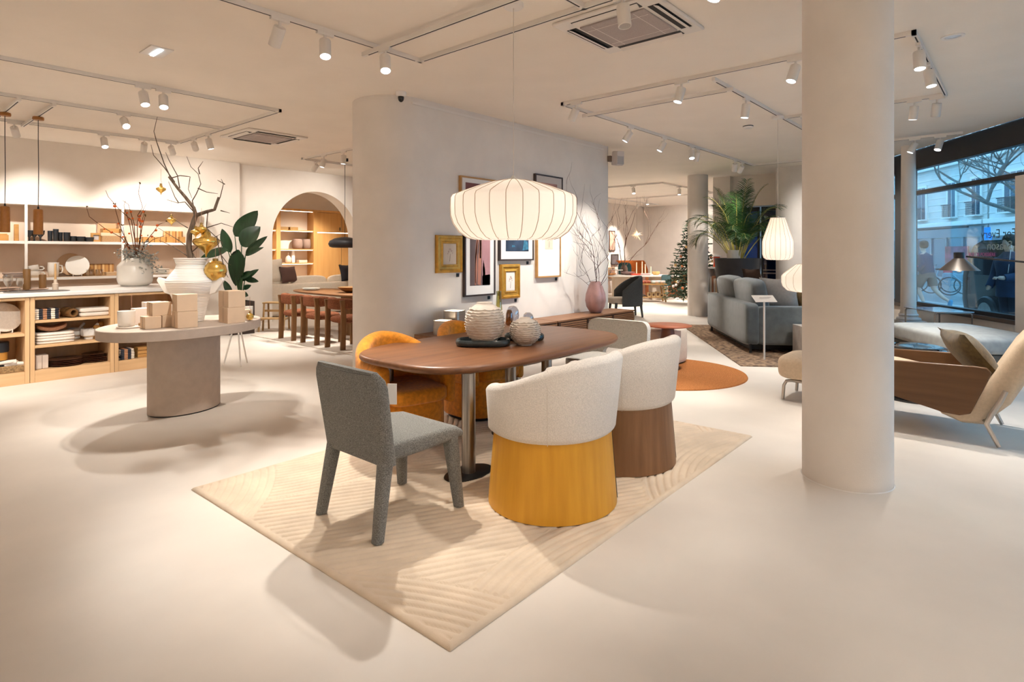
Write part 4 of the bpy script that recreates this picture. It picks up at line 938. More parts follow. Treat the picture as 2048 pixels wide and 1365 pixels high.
# ================================================================== GALLERY WALL AND SIDEBOARD
GOLD = mat('gilded_wood', (.60, .30, .035), rough=.36, metal=.45, spec=.6, vary=.3, vscale=14, detail=8)
OAKF = wood('oak_frame', (.50, .28, .10), (.40, .20, .06), 'x'); BLKF = mat('dark_frame', (.045, .028, .024), rough=.4)
PAPER = mat('mount_board', (.80, .77, .74), rough=.85, spec=.1)
TAGM = mat('black_tag', (.02, .02, .02), rough=.5)
def ringxz(mb, prof, x0, x1, z0, z1):
    """mitred moulding: prof = (inset from the outer edge, distance out of the wall)"""
    rings = []
    for ins, out in prof: rings.append([(x0 + ins, -out, z0 + ins), (x1 - ins, -out, z0 + ins), (x1 - ins, -out, z1 - ins), (x0 + ins, -out, z1 - ins)])
    mb.loft(rings, False, False)
def picture(x0, x1, z0, z1, prof, fm, label, mount=None, art=None, arts=(), tagx=None):
    t = thing('framed_picture', label, 'picture', ((x0 + x1) / 2, GY - .002, (z0 + z1) / 2), 0, 'framed pictures on the gallery wall')
    w, h = (x1 - x0) / 2, (z1 - z0) / 2
    m = MB(); ringxz(m, prof, -w, w, -h, h); m.build('frame', fm, t, smooth=30)
    ins = prof[-1][0]; dep = prof[-1][1]
    m = MB(); m.bb(-w + ins - .002, w - ins + .002, -dep - .004, -.002, -h + ins - .002, h - ins + .002); mb_ = m.build('mount', PAPER if mount is None else mount, t)
    if art:
        a0, a1, b0, b1, am = art
        m = MB(); m.bb(-w + a0, w - a1, -dep - .006, -dep - .003, -h + b0, h - b1); p_ = m.build('print', am, t)
        for pts, pm in arts:
            m = MB(); m.loft([[(-w + a0 + x * (2 * w - a0 - a1), -dep - .0065 - .0012 * k, -h + b0 + z * (2 * h - b0 - b1)) for x, z in pts] for k in (0, 1)]); m.build('printed_shape', pm, p_)
    if tagx is not None:
        m = MB(); m.bb(-.022, .022, -.008, 0, -.022, .022); solo(m, 'price_tag', TAGM, f'black price tag below the {tagx[1]}', 'price tag', loc=((x0 + x1) / 2 + tagx[0], GY - .002, z0 - .035))
THIN = [(.0, .0), (.0, .045), (.022, .045), (.022, .03)]
FAT = [(.0, .0), (.0, .03), (.012, .045), (.035, .05), (.045, .038), (.075, .034), (.088, .042), (.10, .04), (.108, .022)]
SEPIA = mat('sepia_ink', (.33, .22, .17), rough=.8); CREAMP = mat('aged_paper', (.66, .55, .44), rough=.85, vary=.08, vscale=10)
def stem(c, s=1.):
    out = []
    out.append(([(c - .02, .12), (c + .02, .12), (c + .05, .5), (c + .03, .5)], SEPIA))
    for dx, dz, r in ((-.12, .62, .10), (.12, .66, .11), (.0, .74, .12), (.2, .55, .06), (-.2, .52, .06)):
        out.append(([(c + .03 + dx * s + r * cos(q) * (1 + .4 * cos(5 * q)) * .7, dz + r * .5 * sin(q)) for q in [2 * pi * i / 14 for i in range(14)]], mat('ink_bloom', (.50, .36, .30), rough=.8)))
    return out
picture(4.86, 5.30, 1.25, 1.72, FAT, GOLD, 'wide gilded frame with a small flower drawing, leftmost on the wall', CREAMP, (.12, .12, .115, .115, CREAMP), stem(.5), (.16, 'leftmost gilded frame'))
SKIN1 = mat('print_skin', (.40, .17, .12), rough=.6); SKIN2 = mat('print_highlight', (.72, .42, .30), rough=.6); DUSK = mat('print_dusk', (.12, .085, .085), rough=.6, vary=.3, vscale=4); ROSE = mat('print_rose', (.46, .24, .26), rough=.6, vary=.25, vscale=3)
picture(5.33, 5.91, .93, 1.92, THIN, BLKF, 'tall dark-framed print of warm vertical folds in dusky red', None, (.10, .10, .14, .14, DUSK),
        [([(.58, .0), (1, 0), (1, 1), (.58, 1)], ROSE), ([(.6, .0), (1, 0), (1, .2), (.6, .18)], DUSK), ([(.22, .02), (.30, .0), (.36, .3), (.34, .62), (.44, .9), (.40, 1.), (.30, .86), (.24, .5)], SKIN1), ([(.36, .02), (.52, 0), (.56, .4), (.56, .86), (.48, .88), (.40, .5)], SKIN1), ([(.24, .05), (.28, .03), (.28, .4), (.40, .96), (.36, .95), (.25, .55)], SKIN2), ([(.64, .08), (.76, .02), (.74, .3), (.66, .48), (.62, .3)], SKIN2), ([(.46, .5), (.53, .5), (.55, .85), (.48, .86)], SKIN2)], (.2, 'tall print of vertical folds'))
picture(5.26, 5.98, 1.97, 2.49, THIN, OAKF, 'oak-framed print with a maroon field, top left behind the pendant lamp', None, (.09, .09, .08, .08, mat('print_maroon', (.20, .065, .06), rough=.6, vary=.3, vscale=6)), [([(.4, .3), (.52, .1), (.6, .35), (.66, .62), (.58, .5), (.54, .66), (.46, .5), (.42, .62)], SKIN2)])
picture(6.78, 7.46, 1.95, 2.67, THIN, BLKF, 'black-framed pink seascape print, top right behind the pendant lamp', mat('grey_mount', (.55, .50, .47), rough=.85), (.14, .14, .12, .12, mat('print_pink', (.52, .28, .24), rough=.6, vary=.3, vscale=4, stretch=(1, 1, 5))), [([(0, .0), (1, 0), (1, .42), (0, .4)], mat('print_mauve', (.30, .16, .17), rough=.6)), ([(.0, .44), (1, .5), (1, .56), (0, .5)], mat('print_foam', (.66, .45, .42), rough=.6))])
picture(6.0, 6.74, 1.39, 1.93, THIN, BLKF, 'dark-framed print with a deep blue field below the lamp shade', None, (.13, .11, .13, .12, mat('print_navy', (.035, .06, .11), rough=.5, vary=.6, vscale=7, detail=8)), [([(.72, .05), (.98, .1), (.95, .45), (.8, .6)], mat('print_teal', (.05, .20, .32), rough=.5, vary=.5, vscale=20)), ([(.25, .2), (.4, .22), (.36, .3), (.26, .3)], MATS.get('print_teal') or MATS['print_navy'])], (.27, 'blue print'))
picture(6.03, 6.44, .86, 1.34, FAT, GOLD, 'gilded frame with a pale flower drawing above the glass objects', CREAMP, (.115, .115, .115, .115, mat('white_paper', (.76, .71, .66), rough=.85)), stem(.5, .8), (.14, 'lower gilded frame'))
picture(6.82, 7.41, 1.13, 1.86, THIN, OAKF, 'slim oak frame with a tiny pencil flower on white, right below the lamp', None, (.20, .20, .42, .05, CREAMP), stem(.5), (.22, 'slim oak frame'))
t = thing('wall_speaker', 'white wall speaker on a bracket at the gallery wall corner', 'speaker', (8.86, GY - .01, 3.06))
m = MB(); m.bb(-.05, .05, -.06, 0, .02, .12); m.build('bracket', mat('bracket_brown', (.25, .17, .13), rough=.6), t)
m = MB(); m.rbox((0, 0, 0), (.15, .17, .25), n=12, res=6, M=Matrix.Rotation(R(-25), 4, 'Z') @ Matrix.Rotation(R(8), 4, 'X')); sp = m.build('cabinet', mat('speaker_white', (.62, .57, .54), rough=.6), t, loc=(.03, -.16, .07))
m = MB(); m.box((0, -.087, 0), (.13, .004, .22), 0); m.build('grille', mat('speaker_mesh', (.42, .40, .40), rough=.8), sp, rot=(0, 0, R(-25)))

# ---- sideboards
WALS = wood('sideboard_walnut', (.26, .125, .06), (.19, .085, .04), 'x', 18); WALD = mat('groove_dark', (.05, .022, .012), rough=.8)
def sideboard(x0, x1, label):
    t = thing('sideboard', label, 'sideboard', (x0, 4.97, 0), 0, 'walnut sideboards along the gallery wall'); w = x1 - x0
    m = MB(); m.bb(0, w, 0, .47, .515, .54); m.build('top', WALS, t, bev=.003)
    m = MB(); m.bb(.0, w, .025, .47, .13, .515); m.build('body', WALS, t)
    n = 3; dw = w / n
    for i in range(n):
        m = MB(); m.bb(i * dw + .008, (i + 1) * dw - .008, .006, .024, .14, .508); d = m.build('door', WALD, t)
        m = MB()
        for k in range(12): z = .148 + k * .030; m.bb(i * dw + .01, (i + 1) * dw - .01, -.006, .008, z, z + .021)
        m.build('slat', WALS, d)
        m = MB(); m.bb(i * dw + .01, i * dw + .05, -.008, .0, .44, .505); m.build('finger_pull', WALD, d)
    for x in (.12, w - .12):
        for y in (.07, .4):
            m = MB(); m.lathe([(.02, 0), (.025, .13)], 14, (x, y, 0)); m.build('leg', BLACK, t)
sideboard(4.50, 6.69, 'left walnut sideboard carrying the steel cube lamps and glass pieces')
sideboard(6.71, 8.86, 'right walnut sideboard carrying the pink ribbed vase')
SBZ = .5405
def cube_lamp(x, y, w, h, rz, label, P):
    t = thing('table_lamp', label, 'lamp', (x, y, SBZ), rz, 'brushed steel cube lamps'); o = rrect(w, w, w * .22, 6); o2 = rrect(w - .012, w - .012, w * .2, 6)
    m = MB(); m.loft([[(a, b, 0) for a, b in o], [(a, b, h) for a, b in o], [(a, b, h) for a, b in o2], [(a, b, h - .03) for a, b in o2]], True, True); m.build('housing', STEELW, t)
    m = MB(); m.prism(rrect(w - .016, w - .016, w * .19, 6), h - .028, h - .006); m.build('diffuser', mat('lamp_diffuser', (1, 1, 1), emit=(1, .86, .66), estr=6), t)
cube_lamp(4.72, 5.18, .19, .165, R(20), 'low brushed steel cube lamp with glowing top, front one', 1)
cube_lamp(4.99, 5.27, .22, .255, R(14), 'taller brushed steel cube lamp with glowing top, behind the low one', 1)
def glassblob(name, x, y, prof, m1, label, sx=1.): m = MB(); m.lathe(prof, 32, sx=sx); return solo(m, name, m1, label, 'glass object', loc=(x, y, SBZ), rot=R(41), smooth=70)
OLIVE = glassy('olive_glass', (.72, .68, .30), alpha=.4); AMB = glassy('brown_amber', (.45, .20, .03), alpha=.4); SMOKE = glassy('smoke_glass', (.66, .68, .74), alpha=.45); BLUSH = glassy('blush_glass', (.80, .68, .60), alpha=.45)
glassblob('glass_vase', 5.72, 5.20, [(.03, 0), (.05, .02), (.055, .10), (.042, .25), (.03, .42), (.036, .46), (.032, .46), (.024, .40)], OLIVE, 'tall olive green glass vase on the sideboard')
glassblob('glass_bulb', 5.57, 5.27, [(.04, 0), (.07, .05), (.08, .13), (.075, .22), (.06, .29), (.035, .325), (.01, .33)], BLUSH, 'blush glass dome left behind the tall olive vase')
glassblob('glass_bulb', 5.86, 5.14, [(.03, 0), (.05, .02), (.052, .08), (.045, .16), (.03, .205), (.008, .212)], AMB, 'amber glass egg right of the tall olive vase', .8)
glassblob('glass_bulb', 6.02, 5.22, [(.04, 0), (.075, .04), (.088, .12), (.08, .19), (.05, .235), (.01, .245)], SMOKE, 'larger smoke-clear glass dome beside the amber egg')
glassblob('glass_bulb', 6.20, 5.10, [(.04, 0), (.07, .03), (.076, .08), (.06, .125), (.03, .15), (.008, .153)], SMOKE, 'smaller smoke-clear glass dome behind the small ridged vase')
PINKV = mat('pink_vase', (.52, .31, .30), rough=.28, vary=.25, vscale=6, coat=.3)
t = thing('pink_vase', 'lobed dusky pink vase with bare twigs on the sideboard', 'vase', (8.02, 5.2, SBZ))
m = MB(); m.lathe([(.07, 0), (.09, .01), (.145, .10), (.165, .20), (.155, .30), (.115, .42), (.085, .48), (.078, .50), (.068, .50), (.09, .40)], 60, rip=lambda a, i: 1 + .13 * abs(cos(2.5 * a)) ** .7 - .10, cap1=False); m.build('body', PINKV, t, smooth=70)
rng = random.Random(5)
DT2 = mat('thin_twig', (.10, .05, .038), rough=.9)
def grow(base, d, L, r, depth, out, rng, spread=.6, parts=6, curl=.18, kids=(2, 3), ymax=None):
    P = [Vector(base)]; d = Vector(d).normalized()
    for i in range(parts):
        d = (d + Vector((rng.gauss(0, curl), rng.gauss(0, curl), rng.gauss(0, curl * .6) + .04))).normalized(); q = P[-1] + d * L / parts
        if ymax is not None and q.y > ymax: q.y = ymax - rng.uniform(0, .03)
        P.append(q)
    out.append((P, r))
    if depth:
        for _ in range(rng.randint(*kids)):
            k = rng.randint(parts // 3, parts); nd = (d + Vector((rng.uniform(-1, 1), rng.uniform(-1, 1), rng.uniform(-.25, .5))) * spread).normalized()
            grow(P[k], nd, L * rng.uniform(.42, .68), r * .6, depth - 1, out, rng, spread, parts, curl, kids, ymax)
def twigs(t, seeds, mm, rng, name='twig', depth=2, kids=(2, 3), **kw):
    for base, d, L, r in seeds:
        o = []; grow(base, d, L, r, depth, o, rng, kids=kids, **kw); m = MB()
        for P, rr in o: m.tube(P, [rr * (1 - .7 * i / (len(P) - 1)) for i in range(len(P))], 5)
        m.build(name, mm, t)
def dirv(a, u, dpt=0.): return CR * a + Vector((0, 0, u)) + CD * dpt
twigs(t, [((0, 0, .3), dirv(.04, 1, .02), 1.30, .0075), ((0, 0, .3), dirv(.32, 1, -.1), 1.1, .006), ((0, 0, .3), dirv(-.25, .9, .1), .9, .005), ((0, 0, .35), dirv(.6, .5, -.2), .7, .004), ((0, 0, .35), dirv(-.7, .3, -.2), .6, .004), ((0, 0, .3), dirv(-.08, 1, -.15), 1.0, .005), ((0, 0, .3), dirv(.18, 1, .1), .95, .005)], DT2, rng, depth=2, spread=.75, kids=(3, 4), ymax=.24)
# ================================================================== RIGHT SIDE: LOUNGE BY THE WINDOW
# ---- round terracotta rug, pouf, side table
m = MB(); pr = []
for i in range(40): r = 1.0 - i * .025; pr += [(r, .0125 if i else .004), (r - .006, .0145), (r - .018, .0145), (r - .024, .0115)]
m.lathe([(1.0, .0005)] + pr, 96); solo(m, 'round_rug', mat('terracotta_braid', (.48, .19, .065), rough=.95, spec=.05, vary=.25, vscale=60, bump=.3, bscale=250), 'round terracotta braided rug beside the tub chairs', 'rug', loc=(6.83, 3.44, 0), smooth=50)
t = thing('pouf', 'cream upholstered drum pouf behind the small round table', 'pouf', (7.46, 3.86, 0))
m = MB(); m.loft([[(x, y, z) for x, y in rrect(.80 * k, .80 * k, .34 * k, 10)] for z, k in ((.035, .96), (.06, .99), (.09, 1), (.42, 1), (.46, .985), (.485, .94), (.49, .88))]); m.build('body', mat('pouf_fabric', (.72, .60, .48), rough=.9, vary=.08, vscale=40, bump=.2, bscale=240), t, R(0), smooth=60)
m = MB(); m.prism(rrect(.72, .72, .3, 10), .0, .036); m.build('plinth', BLACK, t)
t = thing('side_table', 'small round terracotta side table on a conical foot', 'table', (7.02, 3.46, .0155))
TERR = mat('terracotta_lacquer', (.42, .12, .055), rough=.35, vary=.08, vscale=10)
m = MB(); m.lathe([(.02, .535), (.28, .545), (.30, .552), (.30, .558), (.296, .562)], 56); m.build('top', TERR, t, smooth=50)
m = MB(); m.lathe([(.145, 0), (.14, .02), (.09, .40), (.075, .54)], 40); m.build('foot', mat('brown_lacquer', (.16, .062, .035), rough=.4), t)
m = MB(); m.box((0, 0, 0), (.004, .08, .115)); solo(m, 'price_card', WHITE, 'price card leaning between round side table and pouf', 'price card', loc=(7.22, 3.42, .43), rot=R(30))

# ---- patterned rug under the sofa (frame of the window)
def wthing(name, label, cat, s_, t_, z=0, rz=0., group=None): return thing(name, label, cat, W(s_, t_, z), WA + rz, group)
SC0 = Vector((8.88, 3.13, 0))       # near corner of the sofa back
rel = SC0 - WO; S0 = rel.dot(WD); T0 = rel.dot(WN)
RUG2 = mat('worn_persian', (.36, .24, .15), rough=.95, vary=1, col2=(.12, .075, .05), vscale=16, detail=9, bump=.25, bscale=200, ramp=(.38, .6))
m = MB(); m.bb(-1.0, 3.5, -3.2, .34, .0005, .012); o = m.build('patterned_rug', RUG2, loc=W(S0, T0), rot=WA); tag(o, 'worn brown patterned rug under the grey sofa', 'rug')
# ---- sofa: local x runs along its back (away), local -y towards the window
t = wthing('corner_sofa', 'slate grey sofa seen from behind, with loose back cushions', 'sofa', S0, T0, .0125)
m = MB(); m.rbox((1.30, -.10, .42), (2.64, .20, .62), n=14, res=10); m.build('back_frame', SOFAFAB, t, smooth=60)
m = MB(); m.rbox((.11, -.72, .405), (.22, 1.10, .57), n=14, res=10); m.build('side_arm', SOFAFAB, t, smooth=60)
m = MB(); m.rbox((2.5, -.72, .405), (.22, 1.10, .57), n=14, res=10); m.build('side_arm', SOFAFAB, t, smooth=60)
m = MB(); m.bb(.2, 2.42, -1.2, -.18, .13, .36); m.build('seat_base', SOFAFAB, t, bev=.02)
for k in range(2):
    m = MB(); m.rbox((.78 + 1.10 * k, -.66, .45), (1.08, 1.02, .22), n=6, res=9); m.build('seat_cushion', SOFAFAB, t, smooth=70)
for k in range(2):
    m = MB(); m.rbox((.72 + 1.16 * k, -.27, .82), (1.16, .26, .52), n=5, res=10, M=Matrix.Rotation(R(-9), 4, 'X')); m.build('back_cushion', SOFAFAB, t, smooth=70)
m = MB(); m.bb(.25, 2.4, -1.1, -.12, .02, .13); m.build('plinth', BLACK, t)
for a, b in ((.05, -.08), (2.55, -.08), (.05, -1.2), (2.55, -1.2)):
    m = MB(); m.lathe([(.02, 0), (.02, .14)], 12, (a, b, 0)); m.build('leg', BLACK, t)
def cush(loc, w, h, th, m1, label, M_):
    m = MB(); m.pillow(w, h, th, M_); return solo(m, 'scatter_cushion', m1, label, 'cushion', loc=loc, rot=WA, smooth=70)
PG = mat('pale_grey_linen', (.46, .44, .42), rough=.9, vary=.1, vscale=30); TAN = mat('shaggy_tan', (.42, .27, .12), rough=1, vary=.5, vscale=90, bump=1., bscale=120)
cush(W(S0 + .44, T0 + .62, .86), .52, .52, .18, PG, 'pale grey linen cushion leaning in the sofa corner', Matrix.Rotation(R(60), 4, 'Z') @ Matrix.Rotation(R(-20), 4, 'X'))
cush(W(S0 + .50, T0 + 1.15, .78), .56, .40, .2, TAN, 'shaggy tan cushion lying on the sofa before the wide lamp', Matrix.Rotation(R(75), 4, 'Z') @ Matrix.Rotation(R(-40), 4, 'X'))
cush(W(S0 + 1.5, T0 + .55, 1.0), .46, .46, .16, mat('dark_umber', (.06, .032, .02), rough=.9, vary=.3, vscale=30), 'dark brown cushion at the middle of the sofa', Matrix.Rotation(R(20), 4, 'Z') @ Matrix.Rotation(R(-18), 4, 'X'))
# ---- sign stand
t = thing('sign_stand', 'white price stand with tilted card in front of the sofa', 'sign', (8.52, 2.75, 0.0), R(41))
m = MB(); m.box((0, .06, .003), (.12, .32, .006)); m.build('base_plate', WHITE, t)
m = MB(); m.lathe([(.013, .006), (.013, .84)], 14); m.build('pole', WHITE, t)
M_ = Matrix.Rotation(R(-28), 4, 'Y')
m = MB(); m.box((0, 0, .86), (.17, .30, .008), 0, M_); c_ = m.build('card_holder', WHITE, t)
m = MB()
for k in range(4): m.box((-.03 + .025 * k, .0, .866 - .0133 * (k - 1.2)), (.006, .16 - .02 * k, .002), 0, M_)
m.build('printed_lines', mat('grey_print_ink', (.35, .31, .29), rough=.8), c_)
# ---- marble cube, ottoman
m = MB(); m.box((0, 0, .225), (.44, .44, .45)); solo(m, 'marble_cube', mat('grey_marble', (.52, .47, .43), rough=.25, vary=.35, vscale=5, detail=10), 'pale grey marble cube table between sofa and ottoman', 'side table', loc=W(S0 - .28, T0 + .87, .0125), rot=WA + R(4), bev=.004)
LINEN = mat('sand_linen', (.62, .48, .34), rough=.9, vary=.1, vscale=40, bump=.25, bscale=260)
NICKEL = mat('satin_nickel', (.50, .45, .40), rough=.3, metal=1)
t = thing('ottoman', 'sand linen ottoman on bent metal legs behind the big column', 'ottoman', (6.62, 1.64, 0))
m = MB(); m.rbox((0, 0, .335), (.66, .60, .25), n=4.5, res=10); m.build('cushion', LINEN, t, smooth=70)
for sx in (-1, 1):
    m = MB(); m.tube([(sx * .24, -.235, .006), (sx * .24, -.225, .15), (sx * .24, -.20, .195), (sx * .24, -.15, .205), (sx * .24, .15, .205), (sx * .24, .20, .195), (sx * .24, .225, .15), (sx * .24, .235, .006)], .016, 10); m.build('leg_frame', NICKEL, t)
# ---- lounge chair, facing +y
t = thing('lounge_chair', 'lounge chair with walnut side panels and sand linen seat at the right edge', 'armchair', (5.90, .20, 0))
SIDEW = wood('lounge_walnut', (.155, .072, .028), (.105, .046, .017), 'y', 16, rough=.35)
for x in (.0, .73):
    o = [(1.14, .575), (1.13, .40), (.30, .205), (.20, .20), (.13, .225), (.02, .50), (.0, .565), (.03, .60), (.10, .605)]
    m = MB(); m.loft([[(x + e, y, z) for y, z in o] for e in (0, .035)]); m.build('side_panel', SIDEW, t, bev=.01, seg=3)
m = MB()
m.loft([[(x, y, z) for x in [.0] for y, z in []] or [(.045 + u * .675, y, z) for u, y, z in ring] for ring in [[(0, 1.1, .40), (1, 1.1, .40), (1, 1.1, .55), (0, 1.1, .55)], [(0, .7, .33), (1, .7, .33), (1, .7, .52), (0, .7, .52)], [(0, .3, .235), (1, .3, .235), (1, .3, .46), (0, .3, .46)]]]); m.build('seat_cushion', LINEN, t, bev=.05, seg=4, smooth=70)
rings = []
for y, z, th, hw in ((.34, .225, .10, .34), (.22, .20, .16, .35), (.10, .225, .20, .355), (-.02, .36, .20, .36), (-.12, .55, .19, .365), (-.22, .76, .17, .37), (-.30, .90, .13, .365), (-.335, .95, .06, .35)):
    i = len(rings); dy, dz = (.34 - .0, .9) if i > 2 else (.6, .7)
    L = sqrt(dy * dy + dz * dz); nx = (dz / L, dy / L) if i > 2 else (.45, .89)
    rings.append([(.3825 + px, y + nx[0] * py, z + nx[1] * py) for px, py in rrect(2 * hw, th, th * .42, 5)])
m = MB(); m.loft(rings); m.build('back_shell', LINEN, t, smooth=70)
for x in (-.015, .78):
    m = MB(); m.tube([(x, -.085, .44), (x - .0, -.055, .36), (x, .0, .25), (x, .03, .17), (x, -.02, .06), (x, -.045, .006)], [.017, .019, .02, .019, .017, .015], 10); m.build('rear_leg', NICKEL, t)
    m = MB(); m.tube([(x + .02, 1.0, .38), (x + .02, .99, .33), (x + .01, 1.02, .2), (x, 1.06, .006)], [.02, .02, .018, .015], 10); m.build('front_leg', NICKEL, t)
m = MB(); m.tube([(-.015, .02, .17), (.2, .12, .20), (.38, .16, .205), (.56, .12, .20), (.78, .02, .17)], .012, 8); m.build('cross_bar', NICKEL, t)
m = MB(); m.pillow(.50, .42, .19, Matrix.Rotation(R(205), 4, 'Z') @ Matrix.Rotation(R(38), 4, 'X')); solo(m, 'scatter_cushion', mat('olive_velvet', (.13, .085, .026), rough=.85, vary=.4, vscale=30, sheen=.3, bump=.2, bscale=200), 'olive velvet cushion on the lounge chair', 'cushion', loc=(6.27, .36, .665), smooth=70)
# ---- black glossy side table with puffed top
t = thing('puffy_side_table', 'glossy black puffed side table behind the lounge chair', 'side table', (7.34, .86, 0)); GLB = mat('black_gloss', (.006, .006, .008), rough=.06, coat=.6)
m = MB(); m.lathe([(.15, .40), (.24, .41), (.285, .45), (.29, .49), (.27, .53), (.22, .545), (.14, .53), (.01, .52)], 48); m.build('top', GLB, t, smooth=70)
m = MB(); m.lathe([(.30, .0), (.305, .02), (.29, .05), (.12, .08), (.09, .12), (.09, .34), (.15, .41)], 40); m.build('foot', GLB, t, smooth=50)
# ---- daybed, green cube, glass table
t = wthing('daybed', 'pale grey upholstered daybed by the street window', 'daybed', S0 - .20, T0 + 2.62, .0125)
DAYB = mat('pale_slate_linen', (.36, .38, .38), rough=.9, vary=.15, vscale=12, bump=.2, bscale=200)
m = MB(); m.rbox((-.35, .0, .355), (1.7, 1.15, .24), n=6, res=12); m.build('mattress', DAYB, t, smooth=70)
m = MB(); m.bb(-1.12, .42, -.5, .5, .04, .24); m.build('base', mat('dark_slate', (.10, .105, .10), rough=.8), t, bev=.01)
m = MB(); m.box((0, 0, .22), (.42, .42, .44)); solo(m, 'marble_cube', mat('green_marble', (.018, .05, .042), rough=.2, vary=.4, vscale=6, detail=9), 'dark green marble cube beside the white window column', 'side table', loc=W(10.15, -.98, 0.0), rot=WA, bev=.004)
t = wthing('glass_side_table', 'square side table with mirror top and thin steel legs at the window', 'side table', 9.3, -.42)
m = MB(); m.bb(-.42, .42, -.28, .28, .598, .612); m.build('top', mat('mirror_top', (.62, .66, .72), rough=.08, metal=.7), t, bev=.003)
for a in (-.40, .40):
    m = MB(); m.tube([(a, -.26, .004), (a, -.26, .56), (a, -.24, .59), (a, .24, .59), (a, .26, .56), (a, .26, .004)], .012, 8); m.build('leg_frame', STEEL, t)
t = wthing('steel_stool', 'low bent-steel side table between green cube and black table', 'side table', 9.0, -1.35)
m = MB(); m.tube([(-.2, .2, .004), (-.2, .2, .36), (-.18, .2, .38), (.18, .2, .38), (.2, .2, .36), (.2, .2, .004)], .012, 8); m.build('leg_frame', NICKEL, t)
m = MB(); m.bb(-.2, .2, -.15, .2, .375, .39); m.build('top', GLB, t, bev=.003)
# ---- reading lamp
t = thing('floor_lamp', 'black floor lamp with long arm and conical metal shade at the window', 'lamp', (6.95, -1.0, 0))
SHX = Vector((7.49, .51, 0)) - Vector((6.95, -1.0, 0))
m = MB(); m.lathe([(.16, 0), (.16, .015), (.02, .025)], 36); m.build('base', BLACK, t)
m = MB(); m.lathe([(.011, .02), (.011, 1.30)], 12); m.build('pole', BLACK, t)
m = MB(); m.tube([(0, 0, 1.30), (SHX.x * .5, SHX.y * .5, 1.385), (SHX.x * .96, SHX.y * .96, 1.463)], [.012, .008, .010], 10); m.build('arm', BLACK, t)
SHM = mat('gunmetal', (.20, .18, .165), rough=.32, metal=.9)
m = MB(); m.lathe([(.172, 1.325), (.174, 1.322), (.045, 1.445), (.04, 1.45), (.038, 1.45), (.168, 1.325)], 40, (SHX.x, SHX.y, 0), cap0=False, cap1=False); m.build('shade', SHM, t)
m = MB(); m.lathe([(.046, 1.443), (.046, 1.50), (.04, 1.505), (.002, 1.506)], 28, (SHX.x, SHX.y, 0)); m.build('cap', BLACK, t)
m = MB(); m.rbox((SHX.x, SHX.y, 1.335), (.05, .05, .06), n=2.2, res=5); m.build('bulb', mat('frosted_bulb', (.8, .72, .6), rough=.4, emit=(1, .8, .6), estr=.6), t)
# ---- two ribbed pendants over the lounge
ribbed_lamp((8.24, 2.485, 1.405), [(.10, 0), (.14, .004), (.175, .03), (.19, .08), (.19, .24), (.182, .28), (.10, .53), (.09, .555)], 18, 'tall bottle-shaped white ribbed pendant lamp before the palm', H - .04, 2.2, ribr=.0016)
ribbed_lamp((8.42, 2.18, .985), [(.16, 0), (.24, .02), (.29, .07), (.305, .12), (.305, .20), (.29, .23), (.13, .36), (.05, .37)], 16, 'wide white ribbed pendant lamp hanging low beside the big column', H - .04, 3, ribr=.0016)
# ---- palm in its tall planter
t = thing('potted_palm', 'tall areca palm in a dark tapered planter behind the sofa', 'potted plant', (12.9, 4.72, 0))
m = MB(); m.lathe([(.36, 0), (.37, .01), (.48, 1.38), (.46, 1.385), (.44, 1.32)], 44, cap1=False); pl = m.build('planter', mat('planter_dark', (.03, .028, .03), rough=.55, vary=.5, vscale=3, detail=8), t)
m = MB(); m.lathe([(.44, 1.30), (.01, 1.31)], 30); m.build('soil', mat('soil', (.03, .02, .014), rough=1), pl)
m = MB(); m.lathe([(.13, 1.30), (.15, 1.56), (.14, 1.56), (.12, 1.32)], 24, (-.08, .06, 0)); m.build('inner_pot', mat('cream_pot', (.55, .5, .42), rough=.6), pl)
PALM = mat('palm_leaf', (.035, .095, .02), rough=.5, vary=.5, vscale=3, col2=(.02, .05, .012)); STALK = mat('palm_stalk', (.36, .30, .07), rough=.5)
rng = random.Random(9)
def frond(t, base, d, L, droop, seed, wmax=.36):
    rg = random.Random(seed); d = Vector(d).normalized(); P = [Vector(base)]; n = 22
    side0 = d.cross(Vector((0, 0, 1))).normalized()
    for i in range(n):
        k = i / n; d = (d + Vector((0, 0, -droop * k * k * 2.4 / n * 3))).normalized(); P.append(P[-1] + d * L / n)
    m = MB(); m.tube(P, [.011 * (1 - .85 * i / n) + .0012 for i in range(n + 1)], 6); st = m.build('stalk', STALK, t)
    m = MB(); N = 34
    for i in range(N):
        k = .30 + .69 * i / N; f = k * n; a = int(f); p = P[a].lerp(P[min(a + 1, n)], f - a); tg = (P[min(a + 1, n)] - P[max(a - 1, 0)]).normalized()
        s_ = tg.cross(Vector((0, 0, 1))); s_ = s_.normalized() if s_.length > .05 else side0; up = s_.cross(tg)
        ln = wmax * (sin(pi * min(1, (k - .26) / .76)) ** .6) * rg.uniform(.85, 1.1)
        for sg in (-1, 1):
            q = p + tg * rg.uniform(-.01, .01); dv = (s_ * sg * .8 + tg * .75 + up * .16).normalized(); w0 = .0105
            pts = []
            for j in range(5): kk = j / 4; qq = q + dv * ln * kk + Vector((0, 0, -.32 * ln * kk * kk)); qq.x = min(qq.x, .46); pts.append((qq, w0 * (1 - kk) ** .6 * (1 if j else .5)))
            vs = []
            for c_, w_ in pts: vs += [c_ - tg * w_, c_ + tg * w_]
            m.add(vs, [(2 * j, 2 * j + 1, 2 * j + 3, 2 * j + 2) for j in range(4)])
    tag(m.build('leaflets', PALM, st, smooth=0), kind='stuff')
